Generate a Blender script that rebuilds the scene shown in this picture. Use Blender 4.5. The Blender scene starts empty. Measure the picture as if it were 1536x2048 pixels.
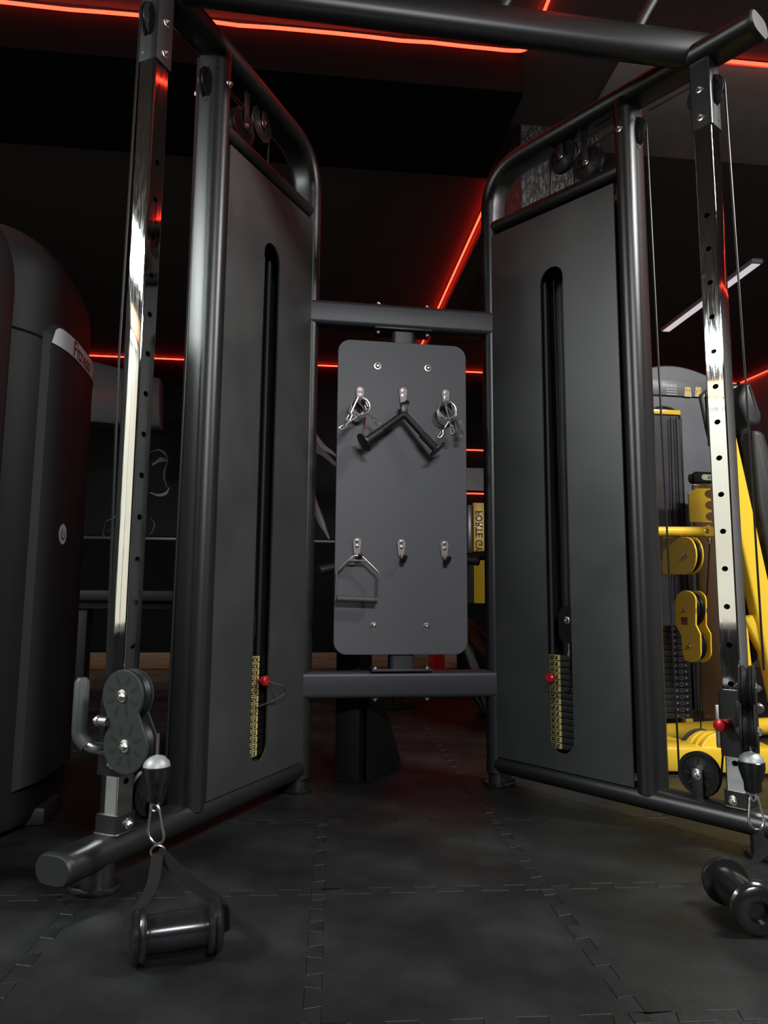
import bpy, bmesh, math, random
from mathutils import Vector, Matrix, Quaternion
random.seed(7)
C = bpy.context.scene.collection
SC = bpy.context.scene
V = Vector
PI = math.pi

# ------------------------------------------------------------------ camera, world, exposure, lights
CAM = V((-0.435, -2.4807, 0.6275)); PITCH, YAW, ROLL, FPX = 0.1243, 0.1509, 0.0077, 1421.3
FW = V((math.sin(YAW)*math.cos(PITCH), math.cos(YAW)*math.cos(PITCH), math.sin(PITCH)))
RT0 = V((math.cos(YAW), -math.sin(YAW), 0)); UP0 = RT0.cross(FW)
RT = RT0*math.cos(ROLL) + UP0*math.sin(ROLL); UP = -RT0*math.sin(ROLL) + UP0*math.cos(ROLL)
cd = bpy.data.cameras.new('camera'); cam = bpy.data.objects.new('camera', cd); C.objects.link(cam)
cd.sensor_fit = 'VERTICAL'; cd.sensor_height = 36; cd.sensor_width = 27; cd.lens = FPX*36/2048
cd.clip_start = .02
mw = Matrix((RT, UP, -FW)).transposed().to_4x4(); mw.translation = CAM
cam.matrix_world = mw
SC.camera = cam

w = bpy.data.worlds.new('world'); SC.world = w; w.use_nodes = True
w.node_tree.nodes['Background'].inputs[0].default_value = (.5, .6, .7, 1)
w.node_tree.nodes['Background'].inputs[1].default_value = .004
SC.view_settings.view_transform = 'Standard'; SC.view_settings.look = 'None'
SC.view_settings.exposure = 0; SC.view_settings.gamma = 1
SC.view_settings.use_curve_mapping = False

def area(name, loc, target, sx, sy, power, col):
    l = bpy.data.lights.new(name, 'AREA'); l.shape = 'RECTANGLE'; l.size = sx; l.size_y = sy
    l.energy = power; l.color = col
    o = bpy.data.objects.new(name, l); C.objects.link(o); o.location = loc
    o.rotation_euler = (V(target)-V(loc)).to_track_quat('-Z', 'Y').to_euler()
    return o
area('ceiling_lamp_rear', (.3, -4.8, 2.78), (.3, -4.25, 0), 1.4, .5, 195, (.94, .97, 1))
area('ceiling_lamp_left', (-3.15, -1.6, 2.64), (-3.0, -1.6, 0), 1.2, .5, 170, (.9, .98, .95))
area('ceiling_lamp_right', (2.2, -1.6, 2.9), (2.2, -1.6, 0), 1.2, .3, 160, (1, .98, .94))

# ------------------------------------------------------------------ unprojection of measured points at a known depth
def ray(x, y): return FW + RT*((x-768)/FPX) - UP*((y-1024)/FPX)
def atY(x, y, Y): d = ray(x, y); return CAM + d*((Y-CAM.y)/d.y)
def atX(x, y, X): d = ray(x, y); return CAM + d*((X-CAM.x)/d.x)

# ------------------------------------------------------------------ materials
def mat(name, col, rough=.5, metal=0, spec=.5, bump=0, bscale=200, noise=0, nscale=6, rnoise=0, stretch=None, emit=None, estr=0, coat=0):
    m = bpy.data.materials.new(name); m.use_nodes = True
    nt = m.node_tree; b = nt.nodes['Principled BSDF']
    b.inputs['Base Color'].default_value = (*col, 1); b.inputs['Roughness'].default_value = rough
    b.inputs['Metallic'].default_value = metal; b.inputs['Specular IOR Level'].default_value = spec
    b.inputs['Coat Weight'].default_value = coat
    if emit:
        b.inputs['Emission Color'].default_value = (*emit, 1); b.inputs['Emission Strength'].default_value = estr
    if bump or noise or rnoise:
        tc = nt.nodes.new('ShaderNodeTexCoord'); mp = nt.nodes.new('ShaderNodeMapping')
        nt.links.new(tc.outputs['Object'], mp.inputs[0])
        if stretch: mp.inputs['Scale'].default_value = stretch
    if bump:
        n = nt.nodes.new('ShaderNodeTexNoise'); n.inputs['Scale'].default_value = bscale; n.inputs['Detail'].default_value = 4
        bu = nt.nodes.new('ShaderNodeBump'); bu.inputs['Strength'].default_value = bump; bu.inputs['Distance'].default_value = .002
        nt.links.new(mp.outputs[0], n.inputs['Vector']); nt.links.new(n.outputs['Fac'], bu.inputs['Height'])
        nt.links.new(bu.outputs[0], b.inputs['Normal'])
    if noise or rnoise:
        n2 = nt.nodes.new('ShaderNodeTexNoise'); n2.inputs['Scale'].default_value = nscale; n2.inputs['Detail'].default_value = 6
        nt.links.new(mp.outputs[0], n2.inputs['Vector'])
        if noise:
            r = nt.nodes.new('ShaderNodeValToRGB')
            r.color_ramp.elements[0].position = .3; r.color_ramp.elements[1].position = .7
            r.color_ramp.elements[0].color = (*[c*(1-noise) for c in col], 1)
            r.color_ramp.elements[1].color = (*[min(1, c*(1+noise)) for c in col], 1)
            nt.links.new(n2.outputs['Fac'], r.inputs[0]); nt.links.new(r.outputs[0], b.inputs['Base Color'])
        if rnoise:
            mr = nt.nodes.new('ShaderNodeMapRange'); mr.inputs['From Min'].default_value = .3; mr.inputs['From Max'].default_value = .7
            mr.inputs['To Min'].default_value = max(.02, rough-rnoise); mr.inputs['To Max'].default_value = min(1, rough+rnoise)
            nt.links.new(n2.outputs['Fac'], mr.inputs[0]); nt.links.new(mr.outputs[0], b.inputs['Roughness'])
    return m

M = {}
M['wire'] = mat('chrome_wire', (.85, .84, .83), .3, 1)
M['galv'] = mat('galvanised_cap', (.30, .31, .31), .5, .5)
M['powder'] = mat('black_powder_coat', (.009, .0095, .010), .35, spec=.7, bump=.12, bscale=900)
M['shroud'] = mat('black_sheet_metal', (.028, .030, .030), .42, spec=1, bump=.1, bscale=700, noise=.12, nscale=5, rnoise=.05)
M['board'] = mat('charcoal_board', (.088, .088, .096), .5, bump=.08, bscale=800)
M['beam'] = mat('charcoal_beam', (.032, .033, .038), .42, bump=.1, bscale=800)
M['chrome'] = mat('chrome', (.74, .74, .72), .05, 1, bump=.015, bscale=30, rnoise=.03, nscale=40, stretch=(6, 6, .5))
M['zinc'] = mat('zinc_bolt', (.72, .70, .68), .22, 1)
M['steel'] = mat('brushed_steel', (.52, .49, .48), .3, 1)
M['nickel'] = mat('satin_hook', (.27, .225, .22), .55, .9)
M['rubber'] = mat('black_rubber', (.012, .012, .013), .55, bump=.15, bscale=500)
M['gloss'] = mat('black_gloss_plastic', (.009, .009, .010), .2)
M['pulley'] = mat('black_nylon', (.007, .0075, .0075), .42, spec=.35)
M['cap'] = mat('dark_end_cap', (.010, .012, .0115), .45)
M['housing'] = mat('green_black_housing', (.022, .027, .025), .55, spec=.3)
M['grip'] = mat('grey_grip', (.030, .035, .033), .55)
M['matte'] = mat('matte_black_steel', (.004, .004, .0045), .6, spec=.3)
M['web'] = mat('black_webbing', (.006, .006, .0055), .85, spec=.2, bump=.5, bscale=700)
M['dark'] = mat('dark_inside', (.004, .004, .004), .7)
M['red'] = mat('red_anodised', (.5, .012, .02), .3, .3)
M['plate'] = mat('black_weight_plate', (.018, .018, .018), .5)
M['yprint'] = mat('yellow_print', (.50, .42, .15), .5)
M['kprint'] = mat('black_print', (.008, .008, .008), .5)
M['wprint'] = mat('white_print', (.7, .7, .68), .5)
M['gprint'] = mat('grey_print', (.10, .095, .11), .4)
M['gprint2'] = mat('pale_grey_print', (.30, .29, .33), .4)
M['silver'] = mat('silver_label', (.55, .56, .58), .5)
M['label_text'] = mat('dark_grey_letters', (.05, .05, .055), .4)
M['moulded'] = mat('black_moulded_plastic', (.011, .0117, .0127), .5, spec=.2, bump=.25, bscale=900)
M['moulded2'] = mat('black_moulded_panel', (.019, .020, .022), .5, spec=.2, bump=.25, bscale=900)
M['yellow'] = mat('yellow_paint', (.78, .50, .03), .3, coat=.3)
M['ydark'] = mat('yellow_gloss', (.46, .29, .015), .18, coat=.3)
M['guard'] = mat('smoked_brown_guard', (.07, .035, .012), .12, rnoise=.06, nscale=9)
M['greyshroud'] = mat('grey_shroud', (.10, .103, .118), .45, noise=.15, nscale=4)
M['greydark'] = mat('grey_window', (.05, .048, .055), .25)
M['leather'] = mat('black_upholstery', (.02, .021, .022), .42, bump=.3, bscale=500)
M['brown'] = mat('brown_leather', (.10, .045, .03), .5, noise=.4, nscale=20)
M['wood'] = mat('brown_wood', (.20, .10, .05), .55, noise=.3, nscale=8, stretch=(.5, 4, 8))
M['green'] = mat('pale_green_paint', (.12, .17, .145), .5)
M['pale'] = mat('pale_grey_paint', (.42, .46, .44), .4)
M['glossy_grey'] = mat('glossy_pale_grey', (.16, .17, .18), .25)
M['wall'] = mat('black_wall', (.006, .0055, .006), .8, spec=.15, bump=.3, bscale=60)
M['wall_low'] = mat('black_lower_wall', (.003, .003, .003), .7, spec=.15)
M['grey_wall'] = mat('grey_wall', (.16, .16, .16), .7, noise=.15)
M['cream_wall'] = mat('cream_wall', (.45, .42, .30), .7, noise=.08)
M['ceil'] = mat('black_ceiling', (.11, .095, .095), .9, spec=.05)
M['beam_face'] = mat('black_beam', (.007, .006, .006), .8, spec=.1)
M['soffit'] = mat('charcoal_ceiling', (.045, .047, .047), .8, noise=.25, nscale=14, stretch=(1, 8, 1), bump=.3, bscale=50)
M['slab'] = mat('grey_ceiling_panel', (.30, .30, .30), .75, noise=.1)
M['trim'] = mat('white_trim', (.75, .70, .72), .5)
M['led'] = mat('red_led', (.4, .02, .01), .5, emit=(1, .032, .014), estr=8.5)
M['led_far'] = mat('red_led_far', (.4, .02, .01), .5, emit=(1, .022, .010), estr=15)
M['led_dim'] = mat('red_led_dim', (.4, .02, .01), .5, emit=(1, .02, .01), estr=8)
M['window'] = mat('lit_window', (.04, .04, .04), .5, emit=(.86, .84, .66), estr=1.0)
nt = M['window'].node_tree; n_ = nt.nodes.new('ShaderNodeTexNoise'); n_.inputs['Scale'].default_value = 1.6; n_.inputs['Detail'].default_value = 5
tc_ = nt.nodes.new('ShaderNodeTexCoord'); nt.links.new(tc_.outputs['Object'], n_.inputs['Vector'])
r_ = nt.nodes.new('ShaderNodeValToRGB'); r_.color_ramp.elements[0].position = .35; r_.color_ramp.elements[1].position = .65
r_.color_ramp.elements[0].color = (.80, .72, .56, 1); r_.color_ramp.elements[1].color = (.88, .90, .76, 1)
nt.links.new(n_.outputs['Fac'], r_.inputs[0]); nt.links.new(r_.outputs[0], nt.nodes['Principled BSDF'].inputs['Emission Color'])
M['mat_tile'] = mat('rubber_mat', (.0085, .0095, .0093), .46, spec=.4, bump=.5, bscale=350, noise=.35, nscale=5, rnoise=.14)
M['floor'] = mat('dark_vinyl', (.03, .025, .022), .22, noise=.4, nscale=3, rnoise=.1)
M['amber'] = mat('amber_print', (.65, .40, .06), .5)
M['lcd'] = mat('lcd_green', (.35, .40, .22), .3)
# bark-like relief for the pillar cladding
def bark():
    m = mat('bark_cladding', (.12, .125, .125), .55)
    nt = m.node_tree; b = nt.nodes['Principled BSDF']
    tc = nt.nodes.new('ShaderNodeTexCoord'); mp = nt.nodes.new('ShaderNodeMapping'); mp.inputs['Scale'].default_value = (34, 34, 9)
    n = nt.nodes.new('ShaderNodeTexVoronoi'); n.feature = 'DISTANCE_TO_EDGE'; n.inputs['Scale'].default_value = 1.6
    nz = nt.nodes.new('ShaderNodeTexNoise'); nz.inputs['Scale'].default_value = 5; nz.inputs['Detail'].default_value = 6
    mx = nt.nodes.new('ShaderNodeVectorMath'); mx.operation = 'ADD'
    nt.links.new(tc.outputs['Object'], mp.inputs[0]); nt.links.new(mp.outputs[0], mx.inputs[0]); nt.links.new(mp.outputs[0], nz.inputs[0])
    nt.links.new(nz.outputs['Color'], mx.inputs[1]); nt.links.new(mx.outputs[0], n.inputs['Vector'])
    bu = nt.nodes.new('ShaderNodeBump'); bu.inputs['Distance'].default_value = .02; bu.inputs['Strength'].default_value = 1
    nt.links.new(n.outputs['Distance'], bu.inputs['Height']); nt.links.new(bu.outputs[0], b.inputs['Normal'])
    r = nt.nodes.new('ShaderNodeValToRGB'); r.color_ramp.elements[0].color = (.02, .02, .02, 1); r.color_ramp.elements[1].color = (.32, .33, .33, 1)
    r.color_ramp.elements[1].position = .25
    nt.links.new(n.outputs['Distance'], r.inputs[0]); nt.links.new(r.outputs[0], b.inputs['Base Color'])
    return m
M['bark'] = bark()

# ------------------------------------------------------------------ builders
def link(name, me, parent=None, m=None, mtx=None):
    o = bpy.data.objects.new(name, me); C.objects.link(o)
    if m is not None and not me.materials: me.materials.append(m)
    if mtx is not None: o.matrix_basis = mtx
    if parent is not None:
        o.parent = parent
        if parent.type == 'EMPTY': o.matrix_parent_inverse = Matrix.Translation(-parent.location)
        else: o.matrix_parent_inverse = parent_world(parent).inverted()
    return o
def parent_world(o): return o.matrix_basis if (o.parent is None or o.parent.type == 'EMPTY') else o.matrix_basis
def finish(bm, smooth=True, ang=40):
    bmesh.ops.remove_doubles(bm, verts=bm.verts, dist=1e-6)
    bmesh.ops.recalc_face_normals(bm, faces=bm.faces)
    if smooth:
        for f in bm.faces: f.smooth = True
        lim = math.radians(ang)
        for e in bm.edges:
            if len(e.link_faces) == 2 and e.calc_face_angle(0) > lim: e.smooth = False
def obj(name, bm, m, parent=None, smooth=True, ang=40, label=None):
    finish(bm, smooth, ang)
    me = bpy.data.meshes.new(name); bm.to_mesh(me); bm.free()
    for x in (m if isinstance(m, (list, tuple)) else [m]): me.materials.append(x)
    o = link(name, me, parent)
    if label: o['label'] = label
    return o
def thing(name, label, cat, loc=(0, 0, 0), group=None):
    o = bpy.data.objects.new(name, None); C.objects.link(o); o.location = V(loc); o.empty_display_size = .1
    return tag(o, label, cat, group)
def tag(o, label, cat, group=None):
    o['label'] = label; o['category'] = cat
    if group: o['group'] = group
    return o
def struct(o): o['kind'] = 'structure'; return o
def B(): return bmesh.new()
def frame(axis, hint=None):
    a = V(axis).normalized()
    h = V(hint) if hint else (V((0, 0, 1)) if abs(a.z) < .9 else V((0, 1, 0)))
    x = h.cross(a).normalized(); y = a.cross(x)
    return x, y, a
def box(bm, c, ex, ey, ez, bev=0):
    """box centred at c; ex, ey, ez are half-extent vectors"""
    c, ex, ey, ez = V(c), V(ex), V(ey), V(ez)
    t = bmesh.new(); vs = []
    for k in (-1, 1):
        for j in (-1, 1):
            for i in (-1, 1): vs.append(t.verts.new(c + ex*i + ey*j + ez*k))
    for q in ((0, 1, 3, 2), (4, 6, 7, 5), (0, 4, 5, 1), (2, 3, 7, 6), (0, 2, 6, 4), (1, 5, 7, 3)): t.faces.new([vs[i] for i in q])
    if bev: bmesh.ops.bevel(t, geom=list(t.edges), offset=bev, segments=2, affect='EDGES', profile=.5)
    merge(bm, t)
def abox(bm, x0, x1, y0, y1, z0, z1, bev=0):
    box(bm, ((x0+x1)/2, (y0+y1)/2, (z0+z1)/2), ((x1-x0)/2, 0, 0), (0, (y1-y0)/2, 0), (0, 0, (z1-z0)/2), bev)
def merge(bm, t):
    mp = {}
    for v in t.verts: mp[v] = bm.verts.new(v.co)
    for f in t.faces:
        try:
            nf = bm.faces.new([mp[v] for v in f.verts]); nf.material_index = f.material_index
        except ValueError: pass
    t.free()
def rings(bm, rs, closed=True, cap0=True, cap1=True, mi=0):
    L = [[bm.verts.new(p) for p in r] for r in rs]; n = len(L[0])
    for a, b in zip(L, L[1:]):
        for i in range(n if closed else n-1):
            j = (i+1) % n
            bm.faces.new((a[i], a[j], b[j], b[i])).material_index = mi
    if closed and cap0: bm.faces.new(list(reversed(L[0]))).material_index = mi
    if closed and cap1: bm.faces.new(L[-1]).material_index = mi
    return L
def lathe(bm, o, axis, prof, n=24, hint=None, mi=0):
    """prof: list of (radius, height along axis)"""
    x, y, a = frame(axis, hint); o = V(o); rs = []
    for r, h in prof:
        r = max(r, 1e-4)
        rs.append([o + a*h + (x*math.cos(t*2*PI/n) + y*math.sin(t*2*PI/n))*r for t in range(n)])
    rings(bm, rs, mi=mi)
def tube(bm, pts, r, n=10, closed=False):
    pts = [V(p) for p in pts]; rs = []; k = len(pts)
    prev = None
    for i, p in enumerate(pts):
        if closed: t = pts[(i+1) % k]-pts[i-1]
        else: t = pts[min(i+1, k-1)]-pts[max(i-1, 0)]
        t.normalize()
        if prev is None: x, y, _ = frame(t)
        else:
            x = prev - t*prev.dot(t); x.normalize(); y = t.cross(x)
        prev = x
        rr = r[i] if isinstance(r, (list, tuple)) else r
        rs.append([p + (x*math.cos(a*2*PI/n) + y*math.sin(a*2*PI/n))*rr for a in range(n)])
    if closed: rs.append(rs[0]); rings(bm, rs, cap0=False, cap1=False)
    else: rings(bm, rs)
def smooth_path(pts, r, n=6):
    """round the corners of a polyline"""
    pts = [V(p) for p in pts]; out = [pts[0]]
    for a, b, c in zip(pts, pts[1:], pts[2:]):
        d1, d2 = (a-b), (c-b); l = min(r, d1.length*.49, d2.length*.49)
        p, q = b + d1.normalized()*l, b + d2.normalized()*l
        for i in range(n+1):
            t = i/n; out.append(p*(1-t)**2 + b*2*t*(1-t) + q*t*t)
    out.append(pts[-1]); return out
def stadium(hw, ht, n=6):
    """outline with half width hw (rounded ends) and half thickness ht"""
    o = []
    for i in range(n+1): a = -PI/2 + PI*i/n; o.append((hw-ht + ht*math.cos(a), ht*math.sin(a)))
    for i in range(n+1): a = PI/2 + PI*i/n; o.append((-(hw-ht) + ht*math.cos(a), ht*math.sin(a)))
    return o
def rrect(hx, hy, r, n=5):
    o = []
    for cx, cy, a0 in ((hx-r, hy-r, 0), (-hx+r, hy-r, PI/2), (-hx+r, -hy+r, PI), (hx-r, -hy+r, 3*PI/2)):
        for i in range(n+1): a = a0 + PI/2*i/n; o.append((cx + r*math.cos(a), cy + r*math.sin(a)))
    return o
def prism(bm, outline, o, ex, ey, ez, h0, h1, bev=0, mi=0):
    """extrude a 2D outline (in ex, ey) from h0 to h1 along ez, optional small chamfer on the h1 side"""
    o, ex, ey, ez = V(o), V(ex), V(ey), V(ez); n = len(outline)
    if bev:
        cx = sum(p[0] for p in outline)/n; cy = sum(p[1] for p in outline)/n
        ins = inset(outline, bev)
        rs = [(outline, h0), (outline, h1-bev*(1 if h1 > h0 else -1)), (ins, h1)]
    else: rs = [(outline, h0), (outline, h1)]
    rings(bm, [[o + ex*p[0] + ey*p[1] + ez*h for p in pl] for pl, h in rs], mi=mi)
def inset(pl, d):
    n = len(pl); A = sum(pl[i][0]*pl[(i+1) % n][1]-pl[(i+1) % n][0]*pl[i][1] for i in range(n))
    s = 1 if A > 0 else -1; out = []
    for i in range(n):
        a, b, c = V(pl[i-1]).to_2d(), V(pl[i]).to_2d(), V(pl[(i+1) % n]).to_2d()
        n1 = V((-(b-a).y, (b-a).x)); n2 = V((-(c-b).y, (c-b).x))
        m_ = (n1.normalized() + n2.normalized()) if n1.length and n2.length else n1 + n2
        if m_.length < 1e-6: m_ = n1
        m_.normalize(); k = max(.5, m_.dot(n1.normalized()) if n1.length else 1)
        out.append(tuple(b + m_*(s*d/k)))
    return out
def plate_with_hole(bm, outer, inner, o, ex, ey, ez, h0, h1):
    """flat plate with one hole; outer & inner outlines with equal point counts, matched by index"""
    o, ex, ey, ez = V(o), V(ex), V(ey), V(ez)
    P = lambda pl, h: [bm.verts.new(o + ex*p[0] + ey*p[1] + ez*h) for p in pl]
    a0, a1, b0, b1 = P(outer, h0), P(outer, h1), P(inner, h0), P(inner, h1); n = len(outer)
    for i in range(n):
        j = (i+1) % n
        for q in ((a1[i], a1[j], b1[j], b1[i]), (a0[j], a0[i], b0[i], b0[j]), (a0[i], a0[j], a1[j], a1[i]), (b1[i], b1[j], b0[j], b0[i])): bm.faces.new(q)
_tc = {}
def text_bm(s, size, depth=0):
    key = s
    if key not in _tc:
        cu = bpy.data.curves.new('txt', 'FONT'); cu.body = s; cu.size = 1; cu.align_x = 'CENTER'; cu.align_y = 'CENTER'; cu.resolution_u = 2; cu.offset = .022 if s in ('FORTE GYM', 'Fitness') else 0
        ob = bpy.data.objects.new('txt', cu); C.objects.link(ob)
        dg = bpy.context.evaluated_depsgraph_get()
        me = bpy.data.meshes.new_from_object(ob.evaluated_get(dg))
        bpy.data.objects.remove(ob); bpy.data.curves.remove(cu)
        _tc[key] = ([v.co.to_2d() for v in me.vertices], [tuple(p.vertices) for p in me.polygons])
        bpy.data.meshes.remove(me)
    vs, fs = _tc[key]
    return [v*size for v in vs], fs
def put_text(bm, s, size, fn, mi=0):
    vs, fs = text_bm(s, size)
    L = [bm.verts.new(fn(v.x, v.y)) for v in vs]
    for f in fs:
        try: bm.faces.new([L[i] for i in f]).material_index = mi
        except ValueError: pass
# shared bolt mesh, axis +Z, radius 1
def bolt_mesh():
    bm = B()
    lathe(bm, (0, 0, 0), (0, 0, 1), [(1.45, 0), (1.45, .25), (1.3, .32)], 16)
    lathe(bm, (0, 0, .3), (0, 0, 1), [(1, 0), (1, .45), (.8, .65)], 6)
    lathe(bm, (0, 0, .9), (0, 0, 1), [(.5, 0), (.5, .35), (.4, .45)], 10)
    finish(bm); me = bpy.data.meshes.new('bolt'); bm.to_mesh(me); bm.free(); me.materials.append(M['zinc']); return me
BOLT = bolt_mesh()
def dome_mesh():
    bm = B()
    lathe(bm, (0, 0, 0), (0, 0, 1), [(1.5, 0), (1.5, .2), (1.05, .25), (1.0, .5), (.8, .75), (.42, .86), (.4, .6), (0, .6)], 16)
    finish(bm); me = bpy.data.meshes.new('button_bolt'); bm.to_mesh(me); bm.free(); me.materials.append(M['zinc']); return me
DOME = dome_mesh()
def bolt(parent, p, axis, r=.007, me=None, name='bolt'):
    x, y, a = frame(axis); m = Matrix((x, y, a)).transposed().to_4x4() @ Matrix.Scale(r, 4); m.translation = V(p)
    return link(name, me or BOLT, parent, mtx=m)

# ================================================================== THE ROOM (turned a little against the machine)
RA = -.042
def Rm(x, y, z): c, s = math.cos(RA), math.sin(RA); return V((c*x - s*y, s*x + c*y, z))
RX, RY, RZ = Rm(1, 0, 0), Rm(0, 1, 0), V((0, 0, 1))
def rbox(bm, x0, x1, y0, y1, z0, z1, bev=0):
    box(bm, Rm((x0+x1)/2, (y0+y1)/2, (z0+z1)/2), RX*((x1-x0)/2), RY*((y1-y0)/2), RZ*((z1-z0)/2), bev)
XL, XR, YF, YB, ZC = -3.6, 4.29, -7.0, 4.50, 3.0
bm = B(); rbox(bm, XL-.1, XR+.1, YF-.1, YB+.1, -.12, -.022); floor = struct(obj('floor', bm, M['floor']))
bm = B(); rbox(bm, XL-.1, XR+.1, YF-.1, YB+.1, ZC, ZC+.1); struct(obj('ceiling', bm, M['ceil']))
bm = B(); rbox(bm, XL, XR, YB, YB+.1, 1.2, ZC); wb = struct(obj('wall_back', bm, M['wall']))
bm = B(); rbox(bm, XL, XR, YB-.012, YB+.1, -.02, 1.2); struct(obj('wall_back_lower', bm, M['wall_low']))
bm = B(); rbox(bm, XL, XR, YF-.1, YF, -.02, ZC); struct(obj('wall_front', bm, M['wall']))
bm = B(); rbox(bm, XR, XR+.1, YF, YB, -.02, ZC); struct(obj('wall_right', bm, M['grey_wall']))
# left wall with a lit window
WY0, WY1, WZ0, WZ1 = -3.4, -.45, .42, 2.35
bm = B()
rbox(bm, XL-.1, XL, YF, WY0, -.02, ZC); rbox(bm, XL-.1, XL, WY1, YB, -.02, ZC)
rbox(bm, XL-.1, XL, WY0, WY1, -.02, WZ0); rbox(bm, XL-.1, XL, WY0, WY1, WZ1, ZC)
struct(obj('wall_left', bm, M['wall']))
bm = B(); rbox(bm, XL-.05, XL+.02, WY0-.1, WY1+.1, WZ1+.02, WZ1+.17, .004); struct(obj('trim_3', bm, M['wood']))
bm = B(); rbox(bm, XL-.06, XL-.04, WY0, WY1, WZ0, WZ1); win = struct(obj('window_1', bm, M['window']))
bm = B()
for a, b in ((WY0, WY0+.05), ((WY0+WY1)/2-.02, (WY0+WY1)/2+.02), (WY1-.05, WY1)): rbox(bm, XL-.04, XL+.01, a, b, WZ0, WZ1)
rbox(bm, XL-.04, XL+.01, WY0, WY1, WZ0, WZ0+.05); rbox(bm, XL-.04, XL+.01, WY0, WY1, WZ1-.05, WZ1)
obj('window_frame', bm, M['steel'], win)
bm = B(); rbox(bm, XL, XR, YB-.03, YB-.012, -.02, .13, .003); struct(obj('baseboard_back', bm, M['wood']))
bm = B(); rbox(bm, XL, XR, YB-.03, YB-.012, 1.185, 1.215, .004); struct(obj('trim_1', bm, mat('dark_rail', (.16, .13, .14), .35, .6)))
# cross beam below the ceiling ending at the clad pillar, grey panel and white strip on the ceiling at the right
ZBM = 2.80
pxl, pxr = atY(1040, 300, .66).x, atY(1198, 300, .66).x
bm = B(); rbox(bm, XL, atY(1040, 190, .23).x, .23, .86, ZBM, ZC); struct(obj('ceiling_beam', bm, M['beam_face']))
bm = B(); rbox(bm, 1.0, XR, .18, .84, ZC-.02, ZC+.01, .003); struct(obj('ceiling_panel', bm, M['slab']))
bm = B(); rbox(bm, pxl-.02, pxr-.02, .70, 1.15, -.02, ZC); struct(obj('wall_pillar', bm, M['bark']))
bm = B(); rbox(bm, .71, .83, 1.15, YB, ZC-.10, ZC+.01); struct(obj('glow_catch_batten', bm, M['ceil']))  # batten added beside the LED strip to catch its red glow

# red LED strips
def led(pts, label, r=.007, m='led'):
    t = thing('led_strip', label, 'led strip', pts[0])
    bm = B(); tube(bm, pts, r, 8); obj('light_tube', bm, M[m], t)
    bm = B(); off = V((0, 0, r*1.1)); tube(bm, [V(p)+off for p in pts], r*.6, 6); obj('backing_channel', bm, M['dark'], t)
    return t
def wob(p, q, n, amp):
    p, q = V(p), V(q)
    return [p.lerp(q, i/n) + V((0, 0, -amp*(random.random()))) for i in range(n+1)]
led(wob(Rm(XL, .215, ZC-.012), Rm(.42, .215, ZC-.016), 30, .008) + smooth_path([Rm(.47, .215, ZC-.022), Rm(.57, .20, ZC-.03), Rm(.575, .0, ZC-.015)], .08)
    + [Rm(.575, -1.0, ZC-.012), Rm(.575, -3, ZC-.012)], 'red LED strip along the ceiling beam above the cable machine, bending toward the camera')
led([Rm(.688, 1.16, ZC-.025), Rm(.688, 2.5, ZC-.025), Rm(.688, YB-.03, ZC-.025)], 'red LED strip running away along the ceiling between the two towers', m='led_far')
led([Rm(XL+.1, YB-.025, ZC-.018), Rm(XR-.05, YB-.025, ZC-.018)], 'long red LED strip at the top of the back wall behind the hook board', m='led_far')
led([Rm(XR-.014, YB-.05, ZC-.016)]+wob(Rm(XR-.014, 4.0, ZC-.02), Rm(XR-.014, -1, ZC-.02), 20, .03), 'wavy red LED strip along the top of the right wall')
led([Rm(1.02, .168, ZC-.014), Rm(XR-.05, .168, ZC-.014)], 'red LED strip on the grey ceiling panel at the upper right corner')

cl = thing('ceiling_light', 'slim white linear ceiling light glowing faintly at the right', 'ceiling light', Rm(2.735, 2.5, ZC-.03))
bm = B(); rbox(bm, 2.695, 2.775, 1.86, 3.15, ZC-.03, ZC, .003); obj('housing', bm, M['trim'], cl)
bm = B(); rbox(bm, 2.705, 2.765, 1.88, 3.13, ZC-.034, ZC-.029); obj('diffuser', bm, mat('faint_diffuser', (.6, .56, .58), .5, emit=(1, .9, .94), estr=.6), cl)

# ================================================================== RUBBER PUZZLE MATS on the floor
def tile_outline(s, nt=5):
    """square with dovetail tabs; every edge has the same profile so that copies interlock"""
    def edge():
        pts = []; p = s/nt
        for k in range(nt):
            c = (k+.5)*p
            pts += [(c-.018, 0), (c-.025, .028), (c+.025, .028), (c+.018, 0)]
        return pts
    e = edge(); out = []
    out += [(0, 0)] + [(t, h) for t, h in e] + [(s, 0)]                      # bottom edge, bumps inward (up)
    out += [(s-(-h), t) for t, h in e] + [(s, s)]                            # right edge, tabs outward
    out += [(t, s+h) for t, h in reversed(e)] + [(0, s)]                     # top edge, tabs outward
    out += [(h, t) for t, h in reversed(e)]
    return out
TS = .5
to = tile_outline(TS)
bm = B()
top = inset(to, .0008)
bot = inset(to, .0003)
rings(bm, [[V((x, y, -.02)) for x, y in bot], [V((x, y, -.0006)) for x, y in bot], [V((x, y, 0)) for x, y in top]], cap0=False)
finish(bm, ang=25); tile_me = bpy.data.meshes.new('rubber_mat'); bm.to_mesh(tile_me); bm.free(); tile_me.materials.append(M['mat_tile'])
TA = -.08; tr = Matrix.Rotation(TA, 4, 'Z')
for i in range(-6, 8):
    for j in range(-4, 6):
        m = Matrix.Translation((-.30, -.36, 0)) @ tr @ Matrix.Translation((i*TS, j*TS, -random.random()*.0012))
        c = m @ V((.25, .25, 0))
        if c.x > 3.4 or c.x < -3.0: continue
        link('rubber_mat', tile_me, floor, mtx=m)

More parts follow.
